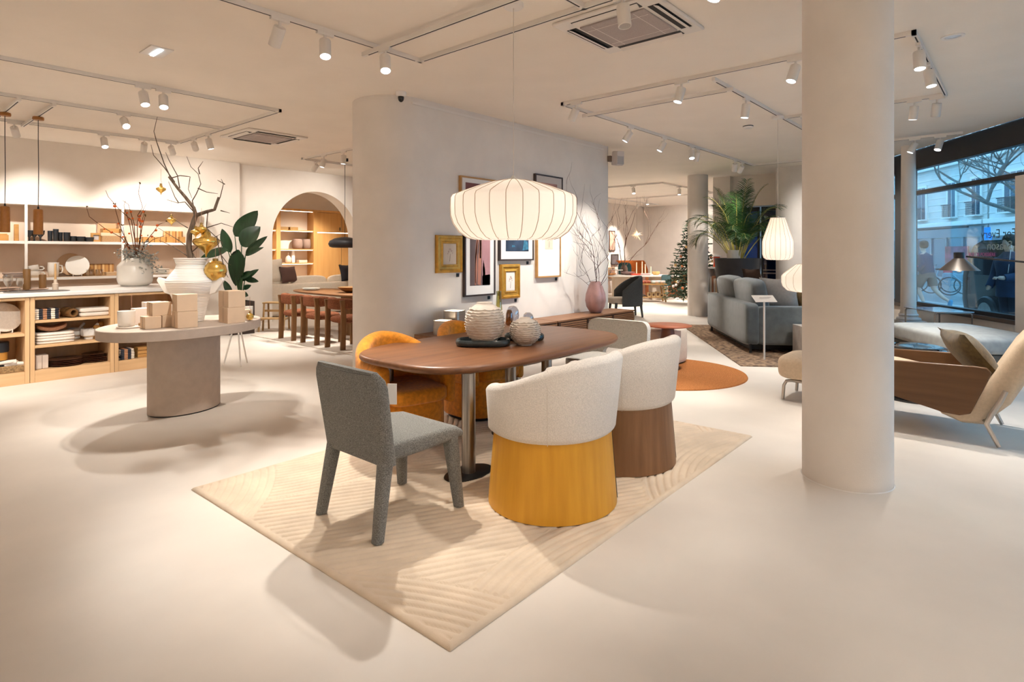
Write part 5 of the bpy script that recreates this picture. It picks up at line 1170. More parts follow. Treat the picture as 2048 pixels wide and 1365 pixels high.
for i, (a, u, dp, L, dr) in enumerate(((-.62, .9, -.15, 1.75, 1.3), (-.42, 1, -.35, 1.65, .8), (-.2, 1, .2, 1.9, .6), (.05, 1, -.2, 2.0, .5), (.28, 1, -.1, 2.0, .75), (.5, .95, -.2, 1.75, .9), (.62, .8, .3, 1.5, 1.1), (-.85, .8, -.2, 1.5, 1.6), (-.3, .9, -.6, 1.35, 1.2), (.2, .9, -.6, 1.3, 1.1), (.75, .75, -.15, 1.35, 1.5), (-.75, .7, .3, 1.3, 1.3), (.1, 1, .5, 1.7, .7), (-.1, .95, -.75, 1.1, 1.3), (.4, .9, .5, 1.5, 1.0), (-.5, .9, .5, 1.5, 1.0), (-.35, 1, .0, 1.8, .9), (.18, 1, .15, 1.9, .6), (.38, .95, -.35, 1.7, 1.0), (-.55, .85, -.4, 1.55, 1.3), (-.15, 1, -.35, 1.8, .7), (.58, .9, .0, 1.6, 1.2), (-.7, .85, .05, 1.7, 1.1), (.0, .9, -.5, 1.5, 1.0), (.3, .85, -.55, 1.2, 1.3), (-.25, .85, -.6, 1.2, 1.4))):
    frond(t, CR * (a * .16) + CD * (dp * .12) + Vector((0, 0, 1.35)), dirv(a * .62, u, dp * .6), L * .88, dr, 100 + i, .42)
# ================================================================== SECOND DINING AREA, PLANT, ARCHED ROOM
m = MB(); m.bb(4.98, 7.7, 7.4, 10.62, .0005, .012); o = m.build('area_rug', mat('pale_rug', (.66, .58, .50), rough=.95, vary=.1, vscale=30, bump=.2, bscale=200)); tag(o, 'pale flat rug under the second dining table', 'rug')
def band_chair(loc, rz, label):
    t = thing('dining_chair', label, 'chair', loc, rz, 'rust chairs at the second dining table')   # faces +x
    for sy in (-1, 1):
        m = MB(); m.loft([[(x + dx, sy * .215 + y, z) for x, y in rrect(.085, .042, .012, 3)] for z, dx in ((.0, -.01), (.4, 0), (.62, .0), (.76, -.02))]); m.build('rear_leg', DWOOD, t)
        m = MB(); m.loft([[(.44 + x, sy * .20 + y, z) for x, y in rrect(.085, .042, .012, 3)] for z in (.0, .41)]); m.build('front_leg', DWOOD, t)
    m = MB(); m.rbox((.23, 0, .445), (.50, .46, .12), n=3.2, res=9); m.build('seat', BROWNFAB, t, smooth=70)
    rings = []
    for i in range(25):
        a = pi / 2 + pi * i / 24; x = .20 + .245 * cos(a); y = .275 * sin(a); s_ = 1 - .35 * abs(i / 12 - 1) ** 6
        rings.append([(x + px * cos(a), y + px * sin(a), .70 + pz) for px, pz in rrect(.075 * s_, .175 * s_, .035 * s_, 4)])
    m = MB(); m.loft(rings); m.build('back_band', BROWNFAB, t, smooth=70)
for y, lab in ((9.56, 'rust-upholstered wooden chair furthest left at the second dining table'), (8.83, 'rust-upholstered wooden chair in the middle of the row'), (8.09, 'rust-upholstered wooden chair nearest the gallery wall end')): band_chair((5.13, y, .0125), 0, lab)
band_chair((7.25, 9.2, .0125), pi, 'rust-upholstered wooden chair on the far side of the second table')
t = thing('dining_table', 'dark wood dining table on a fluted drum in the second dining area', 'table', (6.3, 9.6, .0125))
T2 = wood('second_table_wood', (.26, .12, .05), (.18, .08, .03), 'y', 18)
m = MB(); m.loft([[(x, y, z) for x, y in superell(a, b, 2.8, 72)] for z, a, b in ((.715, .48, 1.36), (.735, .545, 1.43), (.755, .55, 1.435), (.76, .54, 1.425))]); m.build('tabletop', T2, t, smooth=50)
m = MB(); m.lathe([(.24, 0), (.24, .72)], 80, (0, -.3, 0), rip=lambda a, i: 1 + .03 * abs(sin(20 * a))); m.build('fluted_drum', DWOOD, t, smooth=20)
BOWL = wood('bowl_wood', (.36, .19, .07), (.27, .13, .045), 'x')
for x, y, r, lab in ((6.25, 9.35, .24, 'wide wooden bowl on the second dining table'), (6.5, 8.8, .27, 'second wooden bowl, half hidden by the gallery wall end')):
    lath('wooden_bowl', (x, y, .773), [(r * .35, 0), (r * .8, .05), (r, .10), (r * .95, .10), (r * .72, .05), (.01, .015)], BOWL, lab, 'bowl')
platestack((6.15, 10.55, .773), .17, 2, CERAMIC, 'white plates at the left end of the second dining table')
# black mushroom pendant
t = thing('pendant_lamp', 'flat black dome pendant lamp above the second dining table', 'lamp', (6.58, 10.05, 1.6))
DOME = mat('charcoal_lamp', (.022, .022, .027), rough=.5)
m = MB(); m.lathe([(.23, .0), (.29, .02), (.315, .075), (.29, .13), (.20, .18), (.08, .205), (.02, .21)], 48, cap0=False); m.build('shade', DOME, t, smooth=70)
m = MB(); m.lathe([(.228, .004), (.02, .008)], 36); m.build('diffuser', mat('warm_diffuser', (1, 1, 1), emit=(1, .78, .5), estr=5), t)
m = MB(); m.tube([(0, 0, .2), (0, 0, 1.0), (0, 0, H - 1.6)], .005, 6); m.build('cord', BLACK, t)
m = MB(); m.box((0, 0, H - 1.6 - .03), (.12, .05, .06)); m.build('ceiling_box', BLACK, t)
# ---- big-leaved plant
t = thing('potted_plant', 'tall dark-leaved bird-of-paradise plant in a brown cube pot by the arch', 'potted plant', (4.98, 11.05, 0))
m = MB(); m.loft([[(x, y, z) for x, y in rrect(.40, .40, .03, 3)] for z in (0, .60)] + [[(x, y, z) for x, y in rrect(.36, .36, .02, 3)] for z in (.60, .52)]); pt = m.build('pot', mat('brown_pot', (.05, .034, .028), rough=.5), t)
m = MB(); m.box((0, 0, .53), (.35, .35, .02)); m.build('soil', MATS['soil'], pt)
LEAFM = mat('dark_leaf', (.018, .055, .022), rough=.28, spec=.5, vary=.5, vscale=4, stretch=(3, 3, .6)); STEMM = mat('leaf_stem', (.03, .085, .03), rough=.45)
rng = random.Random(2)
def bigleaf(b, e, w, dz0=0.):
    sc = .0093; P = lambda q, dp: CR * ((q[0] - 478) * sc) + Vector((0, 0, .60 + (603 - q[1]) * sc)) + CD * dp
    dp = rng.uniform(-.25, .2); B = P(b, dp * .7); E = P(e, dp); ax = E - B; L = ax.length; ax = ax.normalized()
    n = (CD * -1 + Vector((rng.uniform(-.5, .5), rng.uniform(-.5, .5), rng.uniform(0, .6)))).normalized(); sd = ax.cross(n).normalized(); n = sd.cross(ax).normalized()
    base = Vector((rng.uniform(-.06, .06), rng.uniform(-.06, .06), .54)); mid = base.lerp(B, .5) + Vector((0, 0, .06))
    m = MB(); m.tube([base, base.lerp(mid, .5), mid, mid.lerp(B, .6), B], [.014, .012, .011, .009, .007], 7); st = m.build('stem', STEMM, t)
    m = MB(); vs = []; N = 12
    for i in range(N + 1):
        k = i / N; wv = w * sc / 2 * (sin(pi * min(1., k ** .8 * .98 + .02)) ** .75); c = B + ax * L * k + n * (-.10 * L * k * k)
        for s_ in (-1, -.5, 0, .5, 1): vs.append(c + sd * wv * s_ + n * (.18 * wv * abs(s_)))
    m.add(vs, [(5 * i + j, 5 * i + j + 1, 5 * i + j + 6, 5 * i + j + 5) for i in range(N) for j in range(4)]); m.build('leaf', LEAFM, t, smooth=70)
for b, e, w in (((462, 472), (506, 421), 34), ((480, 492), (514, 452), 44), ((462, 505), (443, 458), 22), ((492, 508), (534, 473), 15), ((492, 512), (528, 494), 10), ((458, 500), (402, 514), 20), ((470, 500), (458, 575), 34), ((482, 505), (470, 565), 36), ((484, 562), (516, 538), 15), ((484, 556), (508, 543), 16), ((486, 558), (512, 564), 12), ((480, 580), (493, 571), 13), ((482, 588), (496, 592), 12), ((462, 590), (446, 560), 13), ((470, 540), (446, 520), 18)): bigleaf(b, e, w)
# ---- step stool and slim stand
t = thing('step_stool', 'light wooden two-step stool by the arch', 'stool', (5.62, 10.98, 0), R(41))
SW = wood('pine', (.56, .36, .17), (.46, .28, .12), 'y')
m = MB(); m.bb(-.02, .22, -.23, .23, .515, .54); m.build('top_step', SW, t, bev=.004)
m = MB(); m.bb(-.26, -.04, -.21, .21, .235, .258); m.build('low_step', SW, t, bev=.004)
for sy in (-1, 1):
    for x0, x1, h in ((.20, .22, .515), (.0, -.06, .515), (-.22, -.25, .236)):
        m = MB(); m.loft([[(x1 + a, sy * .20 + b, 0) for a, b in rrect(.032, .032, .006, 2)], [(x0 + a, sy * .20 + b, h) for a, b in rrect(.032, .032, .006, 2)]]); m.build('leg', SW, t)
    m = MB(); m.bb(-.24, .21, sy * .20 - .012, sy * .20 + .012, .2, .235); m.build('side_rail', SW, t)
m = MB(); m.bb(-.02, .0, -.19, .19, .36, .40); m.build('cross_rail', SW, t)
t = thing('easel_stand', 'slim white tripod stand behind the oval display table', 'stand', (3.55, 7.95, 0))
for a in (20, 140, 260):
    m = MB(); m.tube([(.17 * cos(R(a)), .17 * sin(R(a)), .004), (.02 * cos(R(a)), .02 * sin(R(a)), .62)], .011, 8); m.build('leg', WMETAL, t)
m = MB(); m.lathe([(.12, .62), (.12, .635)], 28); m.build('top', WMETAL, t)

# ---- room beyond the arch
t = thing('sofa', 'cream sofa seen from behind through the arch', 'sofa', (6.1, 13.05, 0))
CS = mat('cream_linen', (.70, .60, .48), rough=.9, vary=.06, vscale=20)
m = MB(); m.rbox((1.6, .12, .40), (3.3, .24, .74), n=14, res=10); m.build('back_frame', CS, t, smooth=60)
m = MB(); m.rbox((1.6, .62, .28), (3.2, .9, .4), n=10, res=8); m.build('seat', CS, t, smooth=60)
for k in range(3):
    m = MB(); m.rbox((.6 + 1.02 * k, .32, .70), (.98, .24, .48), n=4, res=9, M=Matrix.Rotation(R(-8), 4, 'X')); m.build('back_cushion', CS, t, smooth=70)
for x in (.1, 3.1):
    m = MB(); m.rbox((x, .62, .36), (.2, .95, .54), n=10, res=8); m.build('arm', CS, t, smooth=60)
def cush2(loc, w, h, th, m1, label, rz, rx=-15, name='scatter_cushion'):
    m = MB(); m.pillow(w, h, th, Matrix.Rotation(R(rz), 4, 'Z') @ Matrix.Rotation(R(rx), 4, 'X')); return solo(m, name, m1, label, 'cushion', loc=loc, smooth=70)
cush2((6.75, 13.32, 1.08), .62, .55, .18, CS, 'large cream cushion at the left of the sofa beyond the arch', 8)
cush2((7.15, 13.28, .98), .50, .38, .16, mat('brown_velvet', (.10, .05, .04), rough=.85), 'brown velvet cushion on the sofa beyond the arch', 20)
cush2((8.8, 13.3, .98), .52, .42, .16, mat('ink_velvet', (.025, .022, .03), rough=.85), 'black cushion at the right of the sofa beyond the arch', 10)
WARMW = wood('honey_oak_wall', (.50, .27, .09), (.42, .21, .065), 'z', 12)
t = thing('bookcase', 'warm oak built-in bookcase with lit shelves beyond the arch', 'bookcase', (6.4, 15.75, 0))
m = MB(); m.bb(0, 4.6, .36, .40, 0, 2.74); m.build('back_panel', mat('cream_back', (.66, .54, .42), rough=.85), t)
for x in (.02, .85, 1.72, 2.86):
    m = MB(); m.bb(x, x + .12, 0, .36, 0, 2.74); m.build('upright', WARMW, t)
m = MB(); m.bb(0, 4.6, -.02, .40, 2.70, 2.76); m.build('cornice', WARMW, t)
for x0, x1 in ((.14, .85), (.97, 1.72), (1.84, 2.86)):
    for z in (.55, 1.18, 1.58, 2.12):
        m = MB(); m.bb(x0, x1, .01, .36, z, z + .03); s_ = m.build('shelf', WARMW, t)
        m = MB(); m.bb(x0 + .02, x1 - .02, .02, .04, z - .012, z - .002); m.build('led_strip', LED, s_)
    m = MB(); m.bb(x0 + .02, x1 - .02, .02, .04, 2.685, 2.697); m.build('led_strip', LED, t)
for x0 in (2.98, 3.80):
    for z0, z1 in ((.05, 2.08), (2.12, 2.69)):
        m = MB(); m.bb(x0 + .004, x0 + .80, .0, .03, z0, z1); d = m.build('door', WARMW, t, bev=.002)
        m = MB(); m.bb(x0 + .74, x0 + .76, -.02, 0, 1.0, 1.15) if z0 < 1 else m.bb(x0 + .74, x0 + .76, -.02, 0, z0 + .05, z0 + .15); m.build('handle', BLACK, d)
m = MB(); m.bb(2.99, 4.6, .02, .04, 2.09, 2.11); m.build('led_strip', LED, t)
for i, (x, z, r, h) in enumerate(((2.45, 1.611, .15, .29), (2.70 + .0, 1.611, .13, .29))):
    lath('basket', (6.4 + x + .03 * i, 15.94, z), [(r * .7, 0), (r * .95, .03), (r, .14), (r * .92, .26), (r * .8, .29), (r * .76, .29)], mat('grey_wicker', (.30, .19, .14), rough=.9, vary=.4, vscale=60, stretch=(1, 1, 8)), f'{"left" if i == 0 else "right"} round basket on the bookcase shelf beyond the arch', 'basket')
for i, (x, w_) in enumerate(((2.0, .24), (2.3, .24))): wbx('book', (6.4 + x, 15.93, 2.151), (w_, .18, .09), f'{"left" if i == 0 else "right"} brown book lying on the top bookcase shelf', mat('brown_book', (.28, .15, .04), rough=.6), 'book')
lath('bottle', (8.56, 15.93, 1.211), [(.07, 0), (.085, .02), (.085, .13), (.05, .19), (.022, .22), (.022, .30)], mat('beige_glaze', (.55, .42, .32), rough=.4), 'beige bottle vase on the bookcase beyond the arch', 'vase')
lath('bottle', (8.72, 15.95, 1.211), [(.05, 0), (.06, .02), (.05, .2), (.035, .34), (.04, .36)], CERAMIC, 'slim white vase on the bookcase beyond the arch', 'vase')
for i in range(3): wbx('book', (8.98, 15.93, 1.211 + .026 * i), (.26, .18, .025), f'{"bottom middle top".split()[i]} flat book in the pile on the bookcase beyond the arch', mat('cream_book', (.6, .48, .36), rough=.7), 'book')

# ================================================================== FAR ROOM BEHIND THE GALLERY WALL
t = thing('armchair', 'dark grey upholstered armchair standing behind the gallery wall end', 'armchair', (12.25, 7.12, 0), R(41 + 95))
DG = mat('charcoal_wool', (.065, .068, .07), rough=.95, vary=.25, vscale=60, bump=.2, bscale=200)
rings = []
for i in range(27):
    a = R(-115) + R(230) * i / 26; k = abs(i / 13 - 1); top = .90 - .34 * k ** 2.2
    rings.append([((.36 + px) * -cos(a), (.36 + px) * sin(a), .32 + (top - .32) / 2 + pz) for px, pz in rrect(.09, top - .20, .04, 4)])
m = MB(); m.loft(rings); m.build('shell', DG, t, smooth=70)
m = MB(); m.rbox((.06, 0, .38), (.66, .58, .16), n=5, res=8); m.build('seat_cushion', mat('oat_wool', (.5, .43, .36), rough=.95), t, smooth=70)
for a, b in ((-.3, -.24), (-.3, .24), (.28, -.26), (.28, .26)):
    m = MB(); m.tube([(a * 1.12, b * 1.12, .002), (a, b, .34)], [.022, .035], 8); m.build('leg', DG, t)
def fthing(name, label, cat, px, d, z=0, rz=0., group=None):
    r = (px - 1024) / 1182 * d; return thing(name, label, cat, CD * d * 1.0 + CR * r + Vector((0, 0, z)), R(-49) + rz, group)
# long white table
t = thing('long_table', 'long white oval table laden with tableware in the far room', 'table', (17.05, 9.38, 0), R(-49))
m = MB(); m.loft([[(x, y, z) for x, y in superell(1.25, .5, 3, 60)] for z in (.745, .79)]); m.build('tabletop', WHITE, t)
for x in (-.6, .6):
    m = MB(); m.bb(x - .25, x + .25, -.25, .25, 0, .745); m.build('pedestal', mat('sand_block', (.60, .50, .40), rough=.8), t)
TB2 = lambda a, b, z=.791: Vector((17.05, 9.38, z)) + Vector((cos(R(-49)), sin(R(-49)), 0)) * a + Vector((sin(R(49)), cos(R(49)), 0)) * b
for i, (a, h) in enumerate(((-.12, .40), (.06, .42), (.16, .34), (.34, .26))): lath('taper_candle', TB2(a, -.1), [(.03, 0), (.03, .01), (.018, .02), (.016, h), (.004, h + .01)], mat('ivory_wax', (.72, .56, .38), rough=.5), f'{ORD[i]} ivory taper candle from the left on the long white table', 'candle', seg=14)
for i, (a, b, r) in enumerate(((-.95, .0, .17), (-.72, -.12, .16))):
    lath('cake_stand', TB2(a, b), [(.07, 0), (.02, .02), (.02, .17 - .03 * i), (r, .18 - .03 * i), (r, .195 - .03 * i), (.01, .19 - .03 * i)], WHITE, f'{"left" if i == 0 else "right"} white cake stand on the long white table', 'cake stand')
lath('bowl', TB2(-.4, -.15), [(.10, 0), (.2, .06), (.22, .10), (.2, .10), (.01, .02)], mat('mauve_bowl', (.30, .20, .19), rough=.5), 'mauve bowl in the middle of the long white table', 'bowl')
lath('bowl', TB2(.50, -.12), [(.08, 0), (.12, .05), (.12, .11), (.11, .11), (.01, .02)], mat('yellow_bowl', (.60, .38, .14), rough=.5), 'yellow bowl on the long white table', 'bowl')
lath('bowl', TB2(-1.0, -.25), [(.1, 0), (.19, .03), (.2, .06), (.01, .02)], mat('orange_bowl', (.60, .28, .10), rough=.5), 'shallow orange bowl at the left end of the long white table', 'bowl')
folded(TB2(-.2, -.33), .34, .16, .05, 2, mat('red_cloth', (.50, .06, .03), rough=.8), 'folded red cloth on the long white table', R(-30), 'napkins'); folded(TB2(.12, -.32), .3, .2, .06, 2, mat('rose_cloth', (.55, .38, .36), rough=.8), 'folded rose cloth on the long white table', R(-60), 'napkins')
m = MB(); m.rbox((0, 0, -.16), (.30, .02, .36), n=8, res=6); solo(m, 'tea_towel', mat('teal_cloth', (.07, .13, .14), rough=.9), 'teal towel hanging over the right end of the long white table', 'towel', loc=TB2(.72, -.52, .80), rot=R(-49), smooth=60)
t = thing('dining_chair', 'teal upholstered chair behind the long white table', 'chair', TB2(-.25, 1.0, 0), R(-49)); TEAL = mat('teal_wool', (.03, .10, .115), rough=.9, vary=.3, vscale=50)
m = MB(); m.rbox((0, .2, .88), (.46, .09, .58), n=4, res=8); m.build('backrest', TEAL, t, smooth=70)
m = MB(); m.rbox((0, -.05, .48), (.48, .5, .1), n=4, res=8); m.build('seat', TEAL, t, smooth=70)
for a, b in ((-.2, -.25), (.2, -.25), (-.2, .2), (.2, .2)):
    m = MB(); m.lathe([(.015, 0), (.02, .46)], 10, (a, b, 0)); m.build('leg', BLACK, t)
# bare tree with a lit star
t = thing('branch_vase', 'bare branches with a small glowing star on the long white table', 'vase', TB2(-.45, .25, .791))
m = MB(); m.lathe([(.09, 0), (.12, .05), (.11, .22), (.07, .3), (.06, .3)], 28, cap1=False); m.build('vase', mat('brown_jar', (.12, .07, .05), rough=.5), t)
rng = random.Random(14); twigs(t, [((0, 0, .2), dirv(.12, 1, 0), 1.9, .016), ((0, 0, .2), dirv(-.35, 1, .1), 1.5, .013), ((0, 0, .2), dirv(.55, 1, .0), 2.0, .012)], mat('grey_twig', (.16, .085, .055), rough=.9), rng, 'branch', depth=3, kids=(2, 3), spread=.55)
t = thing('star_light', 'spiky glowing star light hanging in the far bare branches', 'star light', TB2(-.05, .2, 2.1)); STAR = mat('star_glow', (.9, .7, .5), emit=(1, .66, .36), estr=1.6)
rng = random.Random(6); m = MB()
for _ in range(46):
    d = Vector((rng.gauss(0, 1), rng.gauss(0, 1), rng.gauss(0, 1))).normalized(); m.tube([(0, 0, 0), d * rng.uniform(.10, .24)], [.006, .0015], 4)
m.build('spikes', STAR, t, smooth=0)
m = MB(); m.tube([(0, 0, 0), (0, 0, .5), (0, 0, H - 2.1)], .002, 4); m.build('cord', TWIG, t)
# console bench with gift boxes
t = thing('console_bench', 'light wooden trestle bench with gift parcels in the far room', 'bench', (16.42, 8.72, 0), R(-49)); BN = wood('bench_wood', (.48, .27, .09), (.38, .20, .06), 'x')
m = MB(); m.bb(-.52, .52, -.19, .19, .525, .56); m.build('top', BN, t, bev=.004)
m = MB(); m.bb(-.46, .46, -.17, .17, .13, .15); m.build('lower_shelf', BN, t, bev=.003)
for a in (-1, 1):
    for b in (-1, 1):
        m = MB(); m.tube([(a * .48, b * .17, .002), (a * .40, b * .15, .525)], .026, 8); m.build('leg', BN, t)
BL = lambda a, b, z: Vector((16.42, 8.72, z)) + Vector((cos(R(-49)), sin(R(-49)), 0)) * a + Vector((sin(R(49)), cos(R(49)), 0)) * b
for i, (a, h) in enumerate(((-.30, .15), (.0, .14), (.13, .14), (.26, .16), (.38, .10))):
    t = thing('gift_box', f'{ORD[i]} small wooden gift box from the left on the bench shelf', 'box', BL(a, -.02, .1505), R(-49), 'gift boxes under the bench')
    m = MB(); m.box((0, 0, h / 2), (.11, .12, h)); m.build('body', mat('pale_box', (.66, .50, .28), rough=.7) if i else DWOOD, t, bev=.003)
    m = MB(); m.box((0, -.0605, h / 2), (.06, .002, h * .5)); m.build('window', mat('box_print', (.14, .07, .04), rough=.5), t)
RED = mat('rust_wrap', (.42, .11, .06), rough=.6, vary=.3, vscale=20)
rng = random.Random(31)
for i in range(9):
    a = -.42 + .105 * i; mm = RED if i < 5 else (mat('mint_wrap', (.55, .60, .56), rough=.6) if i % 2 else mat('ivory_wrap', (.66, .52, .46), rough=.6))
    m = MB(); m.rbox((0, 0, .045), (.14, .20, .09), n=4, res=5, M=Matrix.Rotation(rng.uniform(-.5, .5), 4, 'Z')); solo(m, 'wrapped_parcel', mm, f'{ORD[i]} soft wrapped parcel from the left on top of the bench', 'parcel', 'parcels on the bench', loc=BL(a, rng.uniform(-.05, .05), .5605), rot=R(-49), smooth=60)
# rust sofas
t = thing('sofa', 'rust orange sofa seen from behind in the far room', 'sofa', (18.75, 8.9, 0), R(-49)); RUST = mat('rust_velvet', (.36, .10, .022), rough=.8, vary=.25, vscale=12, sheen=.3)
m = MB(); m.rbox((0, 0, .40), (2.2, .22, .76), n=12, res=9); m.build('back_frame', RUST, t, smooth=60)
m = MB(); m.rbox((0, .5, .26), (2.2, .9, .42), n=10, res=8); m.build('seat', RUST, t, smooth=60)
for a in (-1.0, 1.0):
    m = MB(); m.rbox((a, .5, .36), (.2, .95, .56), n=10, res=8); m.build('arm', RUST, t, smooth=60)
RL = lambda a, b, z: Vector((18.75, 8.9, z)) + Vector((cos(R(-49)), sin(R(-49)), 0)) * a + Vector((sin(R(49)), cos(R(49)), 0)) * b
for i, (a, mm, lab) in enumerate(((.1, CERAMIC, 'white cushion peeking over the rust sofa back'), (.72, mat('cream_fur', (.66, .56, .42), rough=1, bump=.6, bscale=100), 'cream furry cushion peeking over the rust sofa back'))):
    m = MB(); m.pillow(.5, .44, .18); solo(m, 'scatter_cushion', mm, lab, 'cushion', loc=RL(a, .28, .78), rot=R(-49), smooth=70)
t = thing('wing_chair', 'bright orange high wing chair left of the rust sofa', 'armchair', RL(-1.0, 1.6, 0), R(-49)); ORB = mat('bright_orange', (.62, .15, .02), rough=.8, vary=.2, vscale=20)
m = MB(); m.loft([[(x, y, z) for x, y in rrect(w_, .14, .06, 4, cx_, cy_)] for z, w_, cx_, cy_ in ((.2, .8, 0, .0), (.6, .82, .0, .02), (.9, .9, -.06, .05), (1.15, 1.0, -.2, .08), (1.22, 1.04, -.26, .09))]); m.build('backrest', ORB, t, smooth=60)
m = MB(); m.rbox((0, -.35, .32), (.8, .75, .35), n=6, res=8); m.build('seat', ORB, t, smooth=60)
m = MB(); m.box((0, 0, .22), (.36, .36, .44)); solo(m, 'block_table', mat('cream_block', (.62, .52, .42), rough=.8), 'cream cube table at the end of the rust sofa', 'side table', loc=(17.86, 8.10, 0), rot=R(-49), bev=.01)
# christmas tree
t = thing('christmas_tree', 'decorated fir Christmas tree behind the far round column', 'christmas tree', (16.3, 7.22, 0))
FIR = mat('fir_needles', (.026, .055, .030), rough=.7, vary=.6, vscale=6, col2=(.06, .10, .055))
m = MB(); m.lathe([(.05, 0), (.03, 1.8), (.008, 2.5)], 12); m.build('trunk', BARK, t)
rng = random.Random(77); mm = MB()
for L in range(26):
    z = .30 + 2.15 * L / 25; rad = .86 * (1 - (z - .25) / 2.45) + .05; nb = int(6 + rad * 12)
    for b in range(nb):
        a = 2 * pi * b / nb + rng.uniform(-.25, .25) + L; rr = rad * rng.uniform(.8, 1.08); d = Vector((cos(a), sin(a), 0))
        p0 = Vector((0, 0, z)); p1 = d * rr + Vector((0, 0, z - .14 * rr + .05))
        for k in range(int(5 + rr * 16)):
            f = rng.uniform(.25, 1.05); c = p0.lerp(p1, min(f, 1)); dv = (d * .8 + Vector((rng.gauss(0, .7), rng.gauss(0, .7), rng.gauss(0, .4)))).normalized(); leaf(mm, c, dv, rng.uniform(.09, .15), .030, rng, .05)
tag(mm.build('foliage', FIR, t, smooth=0), kind='stuff')
for i in range(34):
    z = rng.uniform(.5, 2.1); rad = .86 * (1 - (z - .25) / 2.45) + .03; a = R(221) + rng.uniform(-1.5, 1.5)
    m = MB(); m.rbox((rad * cos(a), rad * sin(a), z - .08), (.075, .075, .08), n=2.1, res=4); m.build('bauble', (mat('pearl_bauble', (.75, .68, .66), rough=.3), mat('copper_bauble', (.55, .18, .07), rough=.3), mat('gold_bauble', (.6, .4, .15), rough=.3))[i % 3], t, smooth=70)
# pictures on the far wall
for i, (x, z, w_, h, c) in enumerate(((19.05, 1.95, .42, .75, (.50, .27, .19)), (19.25, 1.25, .5, .4, (.16, .13, .13)), (19.0, .75, .46, .4, (.46, .28, .20)))):
    t = thing('framed_picture', f'{"upper middle lower".split()[i]} framed print on the far wall beside the gallery wall edge', 'picture', (x, 11.64, z))
    m = MB(); ringxz(m, [(0, 0), (0, .03), (.03, .03), (.03, .02)], -w_ / 2, w_ / 2, -h / 2, h / 2); m.build('frame', BLKF if i < 2 else OAKF, t)
    m = MB(); m.bb(-w_ / 2 + .03, w_ / 2 - .03, -.02, -.005, -h / 2 + .03, h / 2 - .03); m.build('print', mat(f'far_print_{i}', c, rough=.7, vary=.4, vscale=5), t)
# cabinet with red lantern near the entrance
t = thing('white_cabinet', 'narrow white cabinet with books below a red lantern beside the far column', 'cabinet', (13.82, 5.36, 0))
m = MB(); m.bb(0, .4, 0, .45, 0, .55); m.build('base', WHITE, t, bev=.004)
m = MB(); m.bb(.36, .4, 0, .45, .55, 1.15); m.build('back', WHITE, t); m = MB(); m.bb(0, .4, 0, .45, 1.12, 1.16); m.build('top', WHITE, t)
for y in (0, .42):
    m = MB(); m.bb(0, .36, y, y + .03, .55, 1.12); m.build('side', WHITE, t)
bc = random.Random(4)
for i in range(8):
    wbx('book', (14.0, 5.415 + .046 * i, .5515), (.2, .038, bc.uniform(.28, .4)), f'{ORD[i]} upright book in the narrow white cabinet', mat(f'book_{i % 4}', [(.55, .34, .20), (.62, .52, .42), (.40, .16, .08), (.7, .6, .5)][i % 4], rough=.7), 'book')
t = thing('lantern', 'red lantern standing on the narrow white cabinet', 'lantern', (13.98, 5.62, 1.1605))
m = MB(); m.lathe([(.08, 0), (.085, .01), (.06, .12), (.08, .24), (.07, .25)], 24); m.build('body', mat('red_lacquer', (.62, .07, .02), rough=.35), t)
m = MB(); m.lathe([(.10, .25), (.10, .265), (.03, .28), (.002, .30)], 24); m.build('lid', WHITE, t)
t = thing('wall_lamp', 'white wall lamp above the red lantern near the entrance', 'lamp', (14.17, 5.62, 1.95))
m = MB(); m.lathe([(.10, 0), (.06, .12), (.055, .12), (.095, 0)], 24, (-.12, 0, 0), cap0=False, cap1=False); m.build('shade', WHITE, t); m = MB(); m.tube([(0, 0, .1), (-.12, 0, .13)], .01, 8); m.build('arm', BLACK, t)
# ================================================================== STREET OUTSIDE
ASPH = mat('asphalt', (.18, .20, .21), rough=.9, vary=.2, vscale=3); PAVE = mat('pavement', (.32, .34, .35), rough=.9, vary=.15, vscale=2)
def wobj(mb, name, m1, **kw): return mb.build(name, m1, **kw)
m = MB(); m.box(W(20, 11, -.20), (90, 21.2, .1), WA); struct(m, 'road', ASPH)
m = MB(); m.box(W(20, 2.7, -.10), (90, 4.7, .14), WA); struct(m, 'pavement', PAVE)
m = MB(); m.box(W(20, 16.0, -.09), (90, 2.6, .14), WA); struct(m, 'pavement', PAVE)
FZ = mat('paris_stone', (.62, .60, .56), rough=.9, vary=.12, vscale=1.2, detail=6); FZ2 = mat('stone_trim', (.72, .70, .66), rough=.85); BLWIN = mat('dusk_window', (.045, .075, .11), rough=.12); IRON = mat('wrought_iron', (.03, .035, .045), rough=.6)
